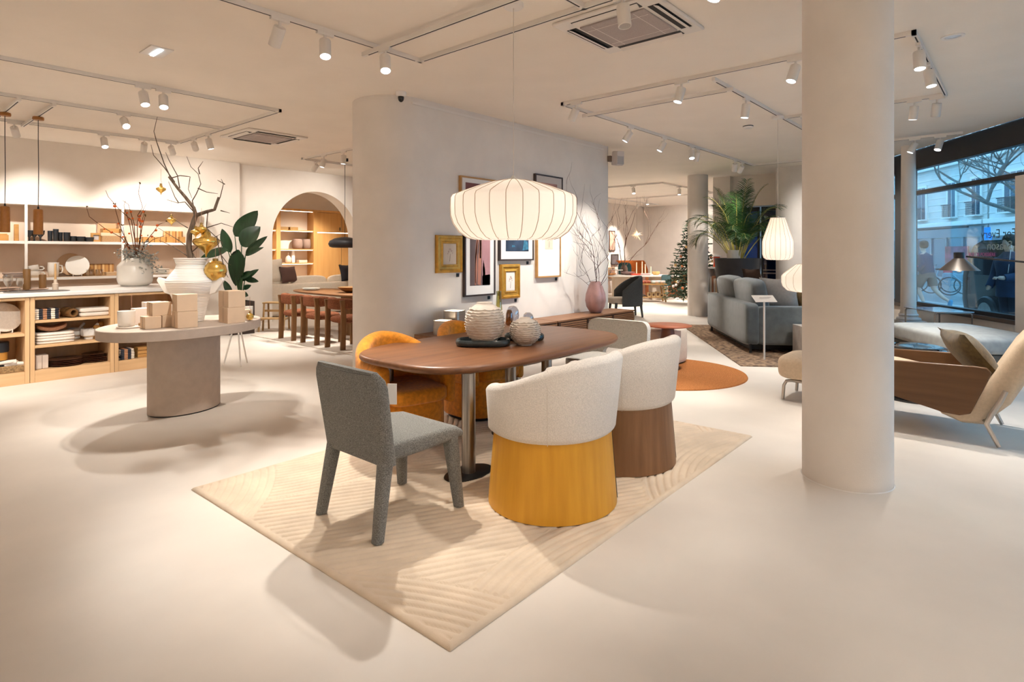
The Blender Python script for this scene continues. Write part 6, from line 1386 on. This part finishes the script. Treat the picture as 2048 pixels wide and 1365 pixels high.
def building(s0, s1, wins, label, tint, shop):
    t = thing('street_building', label, 'building', W(s0, 17.3), WA); w = s1 - s0
    m = MB(); m.bb(0, w, -6, 0, -.1, 15); m.build('facade', tint, t)
    for k in range(14):
        m = MB(); m.bb(0, w, -.0, .03, 3.75 + k * .42, 3.76 + k * .42 + .03); m.build('stone_course', FZ2, t)
    m = MB(); m.bb(0, w, 0, .35, 3.15, 3.42); m.build('cornice', FZ2, t, bev=.03)
    m = MB(); m.bb(0, w, 0, .3, 6.9, 7.1); m.build('string_course', FZ2, t, bev=.03)
    for (c, ww) in wins:
        for z0 in (3.75, 7.3):
            m = MB(); m.bb(c - ww / 2 - .14, c + ww / 2 + .14, 0, .09, z0 - .1, z0 + 2.25); f = m.build('window_surround', FZ2, t)
            n = 2 if ww > 1.4 else 1
            for q in range(n * 2):
                a = c - ww / 2 + ww * q / (n * 2)
                m = MB(); m.bb(a + .03, a + ww / (n * 2) - .03, .09, .10, z0, z0 + 2.1); m.build('pane', BLWIN, f)
            m = MB(); m.bb(c - ww / 2 - .1, c + ww / 2 + .1, .1, .45, z0 - .12, z0 - .04); b = m.build('balcony', FZ2, t)
            m = MB()
            for q in range(int(ww / .09) + 1): m.bb(c - ww / 2 - .02 + q * .09, c - ww / 2 + .0 + q * .09, .41, .43, z0 - .04, z0 + .72)
            m.bb(c - ww / 2 - .1, c + ww / 2 + .1, .40, .44, z0 + .70, z0 + .75)
            for q in range(5): m.bb(c - ww / 2 - .05, c + ww / 2 + .05, .41, .425, z0 + .08 + q * .13, z0 + .10 + q * .13)
            m.build('railing', IRON, b)
    m = MB(); m.bb(.3, w - .3, .0, .12, 2.45, 3.05); m.build('shop_fascia', shop, t)
    m = MB(); m.bb(.3, w - .3, .0, .06, -.02, 2.4); m.build('shopfront', mat('shop_glass', (.10, .14, .18), rough=.15), t)
    for q in range(int(w / 1.6)):
        m = MB(); m.bb(.3 + q * 1.6, .42 + q * 1.6, .06, .14, -.02, 2.45); m.build('pilaster', shop, t)
    return t
building(35.75, 48, [(.85, .75), (3.1, .75), (6.3, .9)], 'pale stone building with balconies across the street, behind the jogger', FZ, mat('grey_shop', (.26, .30, .33), rough=.7))
building(22, 35.6, [(11.4, 1.8), (7.2, 1.0), (3.0, 1.0)], 'pale stone building with a wide balcony window across the street, at the right', mat('cream_stone', (.66, .65, .62), rough=.9, vary=.1, vscale=1.2), mat('white_shop', (.62, .63, .62), rough=.7))
building(48.2, 62, [(2, .9), (5, .9), (9, .9)], 'pale stone building seen through the narrow left window pane', FZ, MATS['grey_shop'])
m = MB(); m.bb(0, 6.2, 0, .9, 2.95, 3.05); solo(m, 'shop_awning', mat('awning_dark', (.06, .065, .07), rough=.8), 'dark flat shop awning across the street above the jogger', 'awning', loc=W(35.9, 16.4), rot=WA)
t = thing('shop_sign', 'square blue shop sign with white marks across the street', 'sign', W(35.62, 17.24, 2.95), WA + pi)
m = MB(); m.bb(-.30, .30, 0, .12, -.72, 0); m.build('board', mat('sign_blue', (.01, .20, .75), rough=.4, emit=(.01, .25, 1), estr=.5), t)
m = MB(); m.bb(-.22, .2, .12, .125, -.42, -.34); m.bb(.14, .2, .12, .125, -.34, -.22); m.bb(-.1, .08, .12, .125, -.62, -.56); m.build('white_mark', WHITE, t)
m = MB(); m.bb(-1.1, 1.1, 0, .05, .7, 1.9); solo(m, 'poster_board', mat('poster_red', (.45, .10, .13), rough=.6, vary=.6, vscale=2), 'reddish framed posters on the shopfront beyond the jogger', 'poster', loc=W(38.2, 17.15), rot=WA)
# street tree
t = thing('street_tree', 'bare plane tree with spreading branches outside the window', 'tree', W(15.2, 6.4, -.03))
PLANE = mat('plane_bark', (.15, .15, .14), rough=.9, vary=.4, vscale=6)
m = MB(); m.tube([(0, 0, 0), (.05, 0, 1.6), (.0, .05, 3.2), (.1, .1, 4.6)], [.22, .19, .16, .13], 12); m.build('trunk', PLANE, t)
rng = random.Random(41)
def wd(a, b, u): return WD * a + WN * b + Vector((0, 0, u))
seeds = [((.0, .0, 2.6), wd(1.0, -.15, .75), 6.5, .10), ((.05, 0, 2.0), wd(1.1, .3, .35), 6.0, .085), ((0, 0, 3.2), wd(.7, .5, .8), 6.0, .09), ((0, 0, 3.6), wd(-.4, .2, 1), 5, .09), ((0, 0, 3.0), wd(1.0, -.6, .45), 5.0, .08), ((.1, .1, 4.4), wd(.5, 0, 1), 5, .08), ((0, 0, 2.8), wd(1.2, .1, .2), 5.5, .06)]
twigs(t, seeds, PLANE, rng, 'branch', depth=4, kids=(3, 4), spread=.8, curl=.16)
# parked dark van
t = thing('parked_van', 'dark brown van parked close outside the window', 'vehicle', W(9.4, 3.1, -.03), WA)
VAN = mat('van_paint', (.035, .028, .026), rough=.15, coat=.5); VGL = mat('van_glass', (.02, .024, .03), rough=.05)
prof = [(3.55, .30), (3.62, .55), (3.60, 1.05), (3.42, 1.45), (3.25, 1.68), (3.0, 1.78), (0.2, 1.80), (-.3, 1.72), (-.9, 1.12), (-1.7, .98), (-1.85, .6), (-1.8, .30)]
m = MB(); m.loft([[(x, y * (1 if 0 < i < 99 else 1), z) for i, (x, z) in enumerate(prof)] for y in (-.85, -.95, .95, .85)]); m.build('body', VAN, t, bev=.05, seg=3, smooth=50)
for a0, a1 in ((-.25, .75), (.85, 1.9), (2.0, 3.15)):
    for sy in (-1, 1):
        m = MB(); m.bb(a0, a1, sy * .952, sy * .962, 1.08, 1.62); m.build('side_window', VGL, t, bev=.003)
for x in (-1.1, 2.8):
    for sy in (-1, 1):
        M_ = Matrix.Translation((x, sy * .88, .33)) @ Matrix.Rotation(R(90), 4, 'X'); m = MB(); m.lathe([(.30, -.1), (.33, -.07), (.33, .07), (.30, .1)], 28, M=M_); wv = m.build('tyre', BLACK, t)
        m = MB(); m.lathe([(.2, -.108), (.2, .108)], 20, M=M_); m.build('hub_cap', STEEL, wv)
m = MB(); m.bb(3.58, 3.63, -.75, -.6, .75, 1.25); m.bb(3.58, 3.63, .6, .75, .75, 1.25); m.build('tail_lamp', mat('tail_red', (.4, .02, .02), rough=.2), t)
# hire bicycles
def bike(s_, t_, label, rz):
    t = thing('bicycle', label, 'bicycle', W(s_, t_, -.02), WA + rz, 'hire bicycles across the road'); BK = mat('bike_blue', (.16, .30, .38), rough=.4)
    for x in (-.5, .5):
        M_ = Matrix.Translation((x, 0, .34)) @ Matrix.Rotation(R(90), 4, 'X'); m = MB(); pts = [M_ @ Vector((.31 * cos(2 * pi * i / 24), .31 * sin(2 * pi * i / 24), 0)) for i in range(25)]; m.tube(pts, .022, 6, False); wv = m.build('wheel', BLACK, t)
        m = MB()
        for i in range(10): m.tube([M_ @ Vector((0, 0, 0)), M_ @ Vector((.3 * cos(2 * pi * i / 10), .3 * sin(2 * pi * i / 10), 0))], .003, 4)
        m.build('spokes', STEEL, wv)
    m = MB(); m.tube([(.5, 0, .34), (.38, 0, .95), (.36, 0, 1.05)], .022, 7); m.tube([(.42, 0, .75), (0, 0, .35), (-.14, 0, .85)], .03, 7); m.tube([(0, 0, .34), (-.5, 0, .34)], .018, 6); m.build('frame', BK, t)
    m = MB(); m.tube([(.36, -.28, 1.08), (.38, 0, 1.05), (.36, .28, 1.08)], .014, 6); m.build('handlebar', BLACK, t); m = MB(); m.rbox((-.16, 0, .9), (.26, .16, .07), n=3, res=4); m.build('saddle', BLACK, t)
    m = MB(); m.bb(.42, .68, -.16, .16, .82, 1.02); m.build('basket', mat('bike_panel', (.55, .08, .10), rough=.5), t); m = MB(); m.rbox((-.5, 0, .62), (.5, .05, .3), n=4, res=5); m.build('mudguard', BK, t)
bike(23.6, 7.6, 'left blue hire bicycle across the road behind the jogger', R(62)); bike(22.6, 7.5, 'right blue hire bicycle across the road beside the jogger', R(66)); bike(21.5, 7.5, 'third blue hire bicycle nearest the parked van', R(60))
t = thing('street_shrub', 'green shrub in a grey trough seen through the narrow left pane', 'shrub', W(18.3, 3.4, -.03), WA); m = MB(); m.bb(-.55, .55, -.35, .35, 0, .75); m.build('trough', mat('trough_grey', (.16, .17, .18), rough=.8), t, bev=.02)
rng = random.Random(51); m = MB()
for _ in range(900):
    c = Vector((rng.uniform(-.55, .55), rng.uniform(-.4, .4), .75 + abs(rng.gauss(0, .35)))); leaf(m, c, (rng.uniform(-1, 1), rng.uniform(-1, 1), rng.uniform(-.2, 1)), .09, .05, rng)
tag(m.build('foliage', mat('hedge_leaf', (.07, .10, .05), rough=.7), t, smooth=0), kind='stuff')

# ---- people: one skinned body each, clothes and hair as children
def skin_body(name, joints, edges, m1, parent, sub=2, root=0):
    me = bpy.data.meshes.new(name); me.from_pydata([j[:3] for j in joints], edges, []); me.materials.append(m1)
    o = bpy.data.objects.new(name, me); COL.objects.link(o); o.parent = parent
    md = o.modifiers.new('skin', 'SKIN'); md.use_smooth_shade = True
    sv = me.skin_vertices[0].data
    for i, j in enumerate(joints):
        r = j[3]; sv[i].radius = r if isinstance(r, tuple) else (r, r); sv[i].use_root = (i == root)
    s2 = o.modifiers.new('subdivision', 'SUBSURF'); s2.levels = sub; s2.render_levels = sub
    return o
SKINM = mat('skin', (.55, .36, .28), rough=.6); SWEAT = mat('navy_sweatshirt', (.012, .04, .085), rough=.9); SHORTS = mat('grey_shorts', (.12, .11, .095), rough=.9); HAIRM = mat('brown_hair', (.035, .018, .012), rough=.7)
def limb_shell(mb, pts, rs, seg=14): mb.tube(pts, rs, seg)
def jogger(loc, rz):
    t = thing('person', 'person in navy sweatshirt and grey shorts jogging past outside', 'person', loc, rz)     # moves along +x
    J = [(0, 0, .98, (.15, .12)), (.03, 0, 1.18, (.14, .105)), (.07, 0, 1.40, (.17, .11)), (.09, 0, 1.53, .06), (.11, 0, 1.60, .055), (.12, 0, 1.68, (.08, .092)), (.12, 0, 1.77, (.078, .088)), (.11, 0, 1.83, (.05, .06)),
         (.06, .18, 1.45, .062), (-.06, .23, 1.20, .048), (.08, .26, 1.03, .036), (.13, .25, 1.0, .03), (.06, -.18, 1.45, .062), (.12, -.24, 1.20, .048), (.30, -.20, 1.22, .036), (.35, -.19, 1.24, .03),
         (.0, .10, .90, .10), (.20, .11, .56, .068), (.05, .11, .24, .052), (.0, .11, .09, .036), (.12, .11, .05, .03), (-.02, -.10, .90, .10), (-.12, -.11, .52, .068), (-.36, -.11, .30, .052), (-.52, -.11, .22, .036), (-.54, -.11, .10, .03)]
    E = [(0, 1), (1, 2), (2, 3), (3, 4), (4, 5), (5, 6), (6, 7), (2, 8), (8, 9), (9, 10), (10, 11), (2, 12), (12, 13), (13, 14), (14, 15), (0, 16), (16, 17), (17, 18), (18, 19), (19, 20), (0, 21), (21, 22), (22, 23), (23, 24), (24, 25)]
    b = skin_body('body', J, E, SKINM, t)
    m = MB(); rings = []
    for z, x, a, c in ((.92, .0, .155, .205), (1.0, .0, .165, .205), (1.15, .03, .16, .20), (1.32, .06, .165, .225), (1.44, .07, .145, .23), (1.50, .08, .10, .15), (1.54, .09, .068, .075)): rings.append([(x + a * cos(2 * pi * i / 24), c * sin(2 * pi * i / 24), z) for i in range(24)])
    m.loft(rings, False, False); m.tube([(.06, .17, 1.45), (.0, .22, 1.32), (-.06, .235, 1.20), (.02, .255, 1.10), (.08, .262, 1.04)], [.085, .075, .068, .058, .048], 14); m.tube([(.06, -.17, 1.45), (.09, -.22, 1.32), (.12, -.245, 1.2), (.22, -.22, 1.21), (.29, -.2, 1.22)], [.085, .075, .068, .058, .048], 14); m.build('sweatshirt', SWEAT, t, smooth=70)
    m = MB(); m.loft([[(x + a * cos(2 * pi * i / 24), c * sin(2 * pi * i / 24), z) for i in range(24)] for z, x, a, c in ((1.0, 0, .162, .20), (.92, 0, .17, .205), (.84, 0, .165, .20))], False, False); m.tube([(.0, .10, .92), (.1, .11, .74), (.17, .112, .60)], [.125, .118, .115], 16); m.tube([(-.02, -.10, .92), (-.07, -.11, .74), (-.10, -.112, .60)], [.125, .118, .115], 16); m.build('shorts', SHORTS, t, smooth=70)
    m = MB(); m.rbox((.085, 0, 1.765), (.21, .205, .235), n=2.4, res=8); m.build('hair', HAIRM, t, smooth=70)
    SHO = mat('sports_shoe', (.03, .25, .42), rough=.5)
    for c, ry in (((.07, .11, .045), 0), ((-.55, -.11, .12), 75)):
        m = MB(); m.rbox((0, 0, 0), (.28, .10, .09), n=3.2, res=6, M=Matrix.Rotation(R(ry), 4, 'Y')); m.build('shoe', SHO, t, loc=c, smooth=70)
jogger(W(17.05, 3.72, -.03), WA + R(25))
def passer(loc, rz):
    t = thing('person', 'person in a dark blue jacket with earphones close outside the glass at the right', 'person', loc, rz)    # faces +x
    J = [(0, 0, .95, (.15, .12)), (.0, 0, 1.15, (.15, .11)), (.02, 0, 1.38, (.18, .12)), (.03, 0, 1.50, .06), (.05, 0, 1.57, .055), (.06, 0, 1.65, (.08, .092)), (.06, 0, 1.73, (.078, .088)), (.05, 0, 1.79, (.05, .06)),
         (.02, .19, 1.42, .062), (.10, .24, 1.16, .048), (.34, .20, 1.12, .036), (.41, .18, 1.13, .03), (.02, -.19, 1.42, .062), (.05, -.24, 1.15, .048), (.20, -.22, .95, .036), (.24, -.21, .90, .03),
         (0, .10, .88, .10), (.03, .11, .48, .07), (.0, .11, .09, .04), (.13, .11, .05, .03), (0, -.10, .88, .10), (-.03, -.11, .48, .07), (-.05, -.11, .09, .04), (.08, -.11, .05, .03)]
    E = [(0, 1), (1, 2), (2, 3), (3, 4), (4, 5), (5, 6), (6, 7), (2, 8), (8, 9), (9, 10), (10, 11), (2, 12), (12, 13), (13, 14), (14, 15), (0, 16), (16, 17), (17, 18), (18, 19), (0, 20), (20, 21), (21, 22), (22, 23)]
    skin_body('body', J, E, SKINM, t); JK = mat('blue_jacket', (.012, .035, .085), rough=.8, vary=.2, vscale=10)
    m = MB(); m.loft([[(x + a * cos(2 * pi * i / 24), c * sin(2 * pi * i / 24), z) for i in range(24)] for z, x, a, c in ((.80, 0, .19, .23), (1.0, 0, .19, .23), (1.2, .0, .18, .225), (1.36, .02, .185, .245), (1.43, .02, .15, .24), (1.50, .03, .10, .14), (1.55, .04, .08, .085))], False, False)
    m.tube([(.02, .18, 1.42), (.06, .23, 1.28), (.10, .25, 1.16), (.22, .23, 1.13), (.33, .205, 1.12)], [.095, .085, .078, .068, .056], 14); m.tube([(.02, -.18, 1.42), (.03, -.23, 1.28), (.05, -.25, 1.15), (.12, -.235, 1.05), (.19, -.222, .96)], [.095, .085, .078, .068, .056], 14); m.build('jacket', JK, t, smooth=70)
    m = MB(); m.tube([(0, .10, .9), (.03, .11, .48), (.0, .11, .10)], [.12, .09, .075], 14); m.tube([(0, -.10, .9), (-.03, -.11, .48), (-.05, -.11, .10)], [.12, .09, .075], 14); m.build('trousers', mat('dark_trousers', (.012, .016, .03), rough=.9), t, smooth=70)
    m = MB(); m.rbox((.03, 0, 1.735), (.20, .19, .22), n=2.4, res=8); m.build('hair', mat('dark_hair', (.03, .02, .016), rough=.7), t, smooth=70)
    m = MB(); m.tube([(.09, .09, 1.66), (.14, .12, 1.5), (.17, .13, 1.35), (.18, .12, 1.2)], .004, 5); m.build('earphone_cord', WHITE, t)
    for c in ((.05, .11, .045), (.0, -.11, .045)):
        m = MB(); m.rbox(c, (.28, .10, .09), n=3.2, res=6); m.build('shoe', BLACK, t, smooth=70)
    # fingers of the raised hand
    for k in range(5):
        m = MB(); y = .155 + .014 * k; m.tube([(.41, y, 1.13), (.45, y + .002, 1.135), (.475, y + .003, 1.12 - .004 * abs(k - 2)), (.478, y + .003, 1.10)], [.009, .009, .008, .006], 6); m.build('finger', SKINM, t)
passer(W(9.95, 1.1, -.03), WA + R(100))

# ---- lettering on the glass (reads from the street, so mirrored from inside)
def lettering(txt, s_, z, size, m1, label, mirror=True):
    cu = bpy.data.curves.new('lettering', 'FONT'); cu.body = txt; cu.size = size; cu.extrude = .001; cu.align_x = 'LEFT'
    tmp = bpy.data.objects.new('tmp', cu); COL.objects.link(tmp); bpy.context.view_layer.update()
    me = bpy.data.meshes.new_from_object(tmp.evaluated_get(bpy.context.evaluated_depsgraph_get())); bpy.data.objects.remove(tmp)
    me.materials.clear(); me.materials.append(m1)
    o = bpy.data.objects.new('window_lettering', me); COL.objects.link(o)
    o.location = W(s_, .09 if mirror else .07, z); o.rotation_euler = (R(90), 0, WA if mirror else WA + pi)
    return tag(o, label, 'lettering')
INK = mat('window_ink', (.26, .25, .25), rough=.7); PEACH = mat('peach_ink', (.70, .50, .42), rough=.7); PINK = mat('pink_ink', (.50, .12, .26), rough=.7)
lettering('For Every', 8.37, 1.72, .185, INK, 'grey mirrored lettering For Every on the street window')
lettering('Season', 8.45, 1.545, .185, PEACH, 'peach mirrored lettering Season below on the street window')
lettering('RUE DE POISSIÈRE', 9.35, 1.45, .075, PINK, 'small pink line of lettering at the bottom of the window text', False)
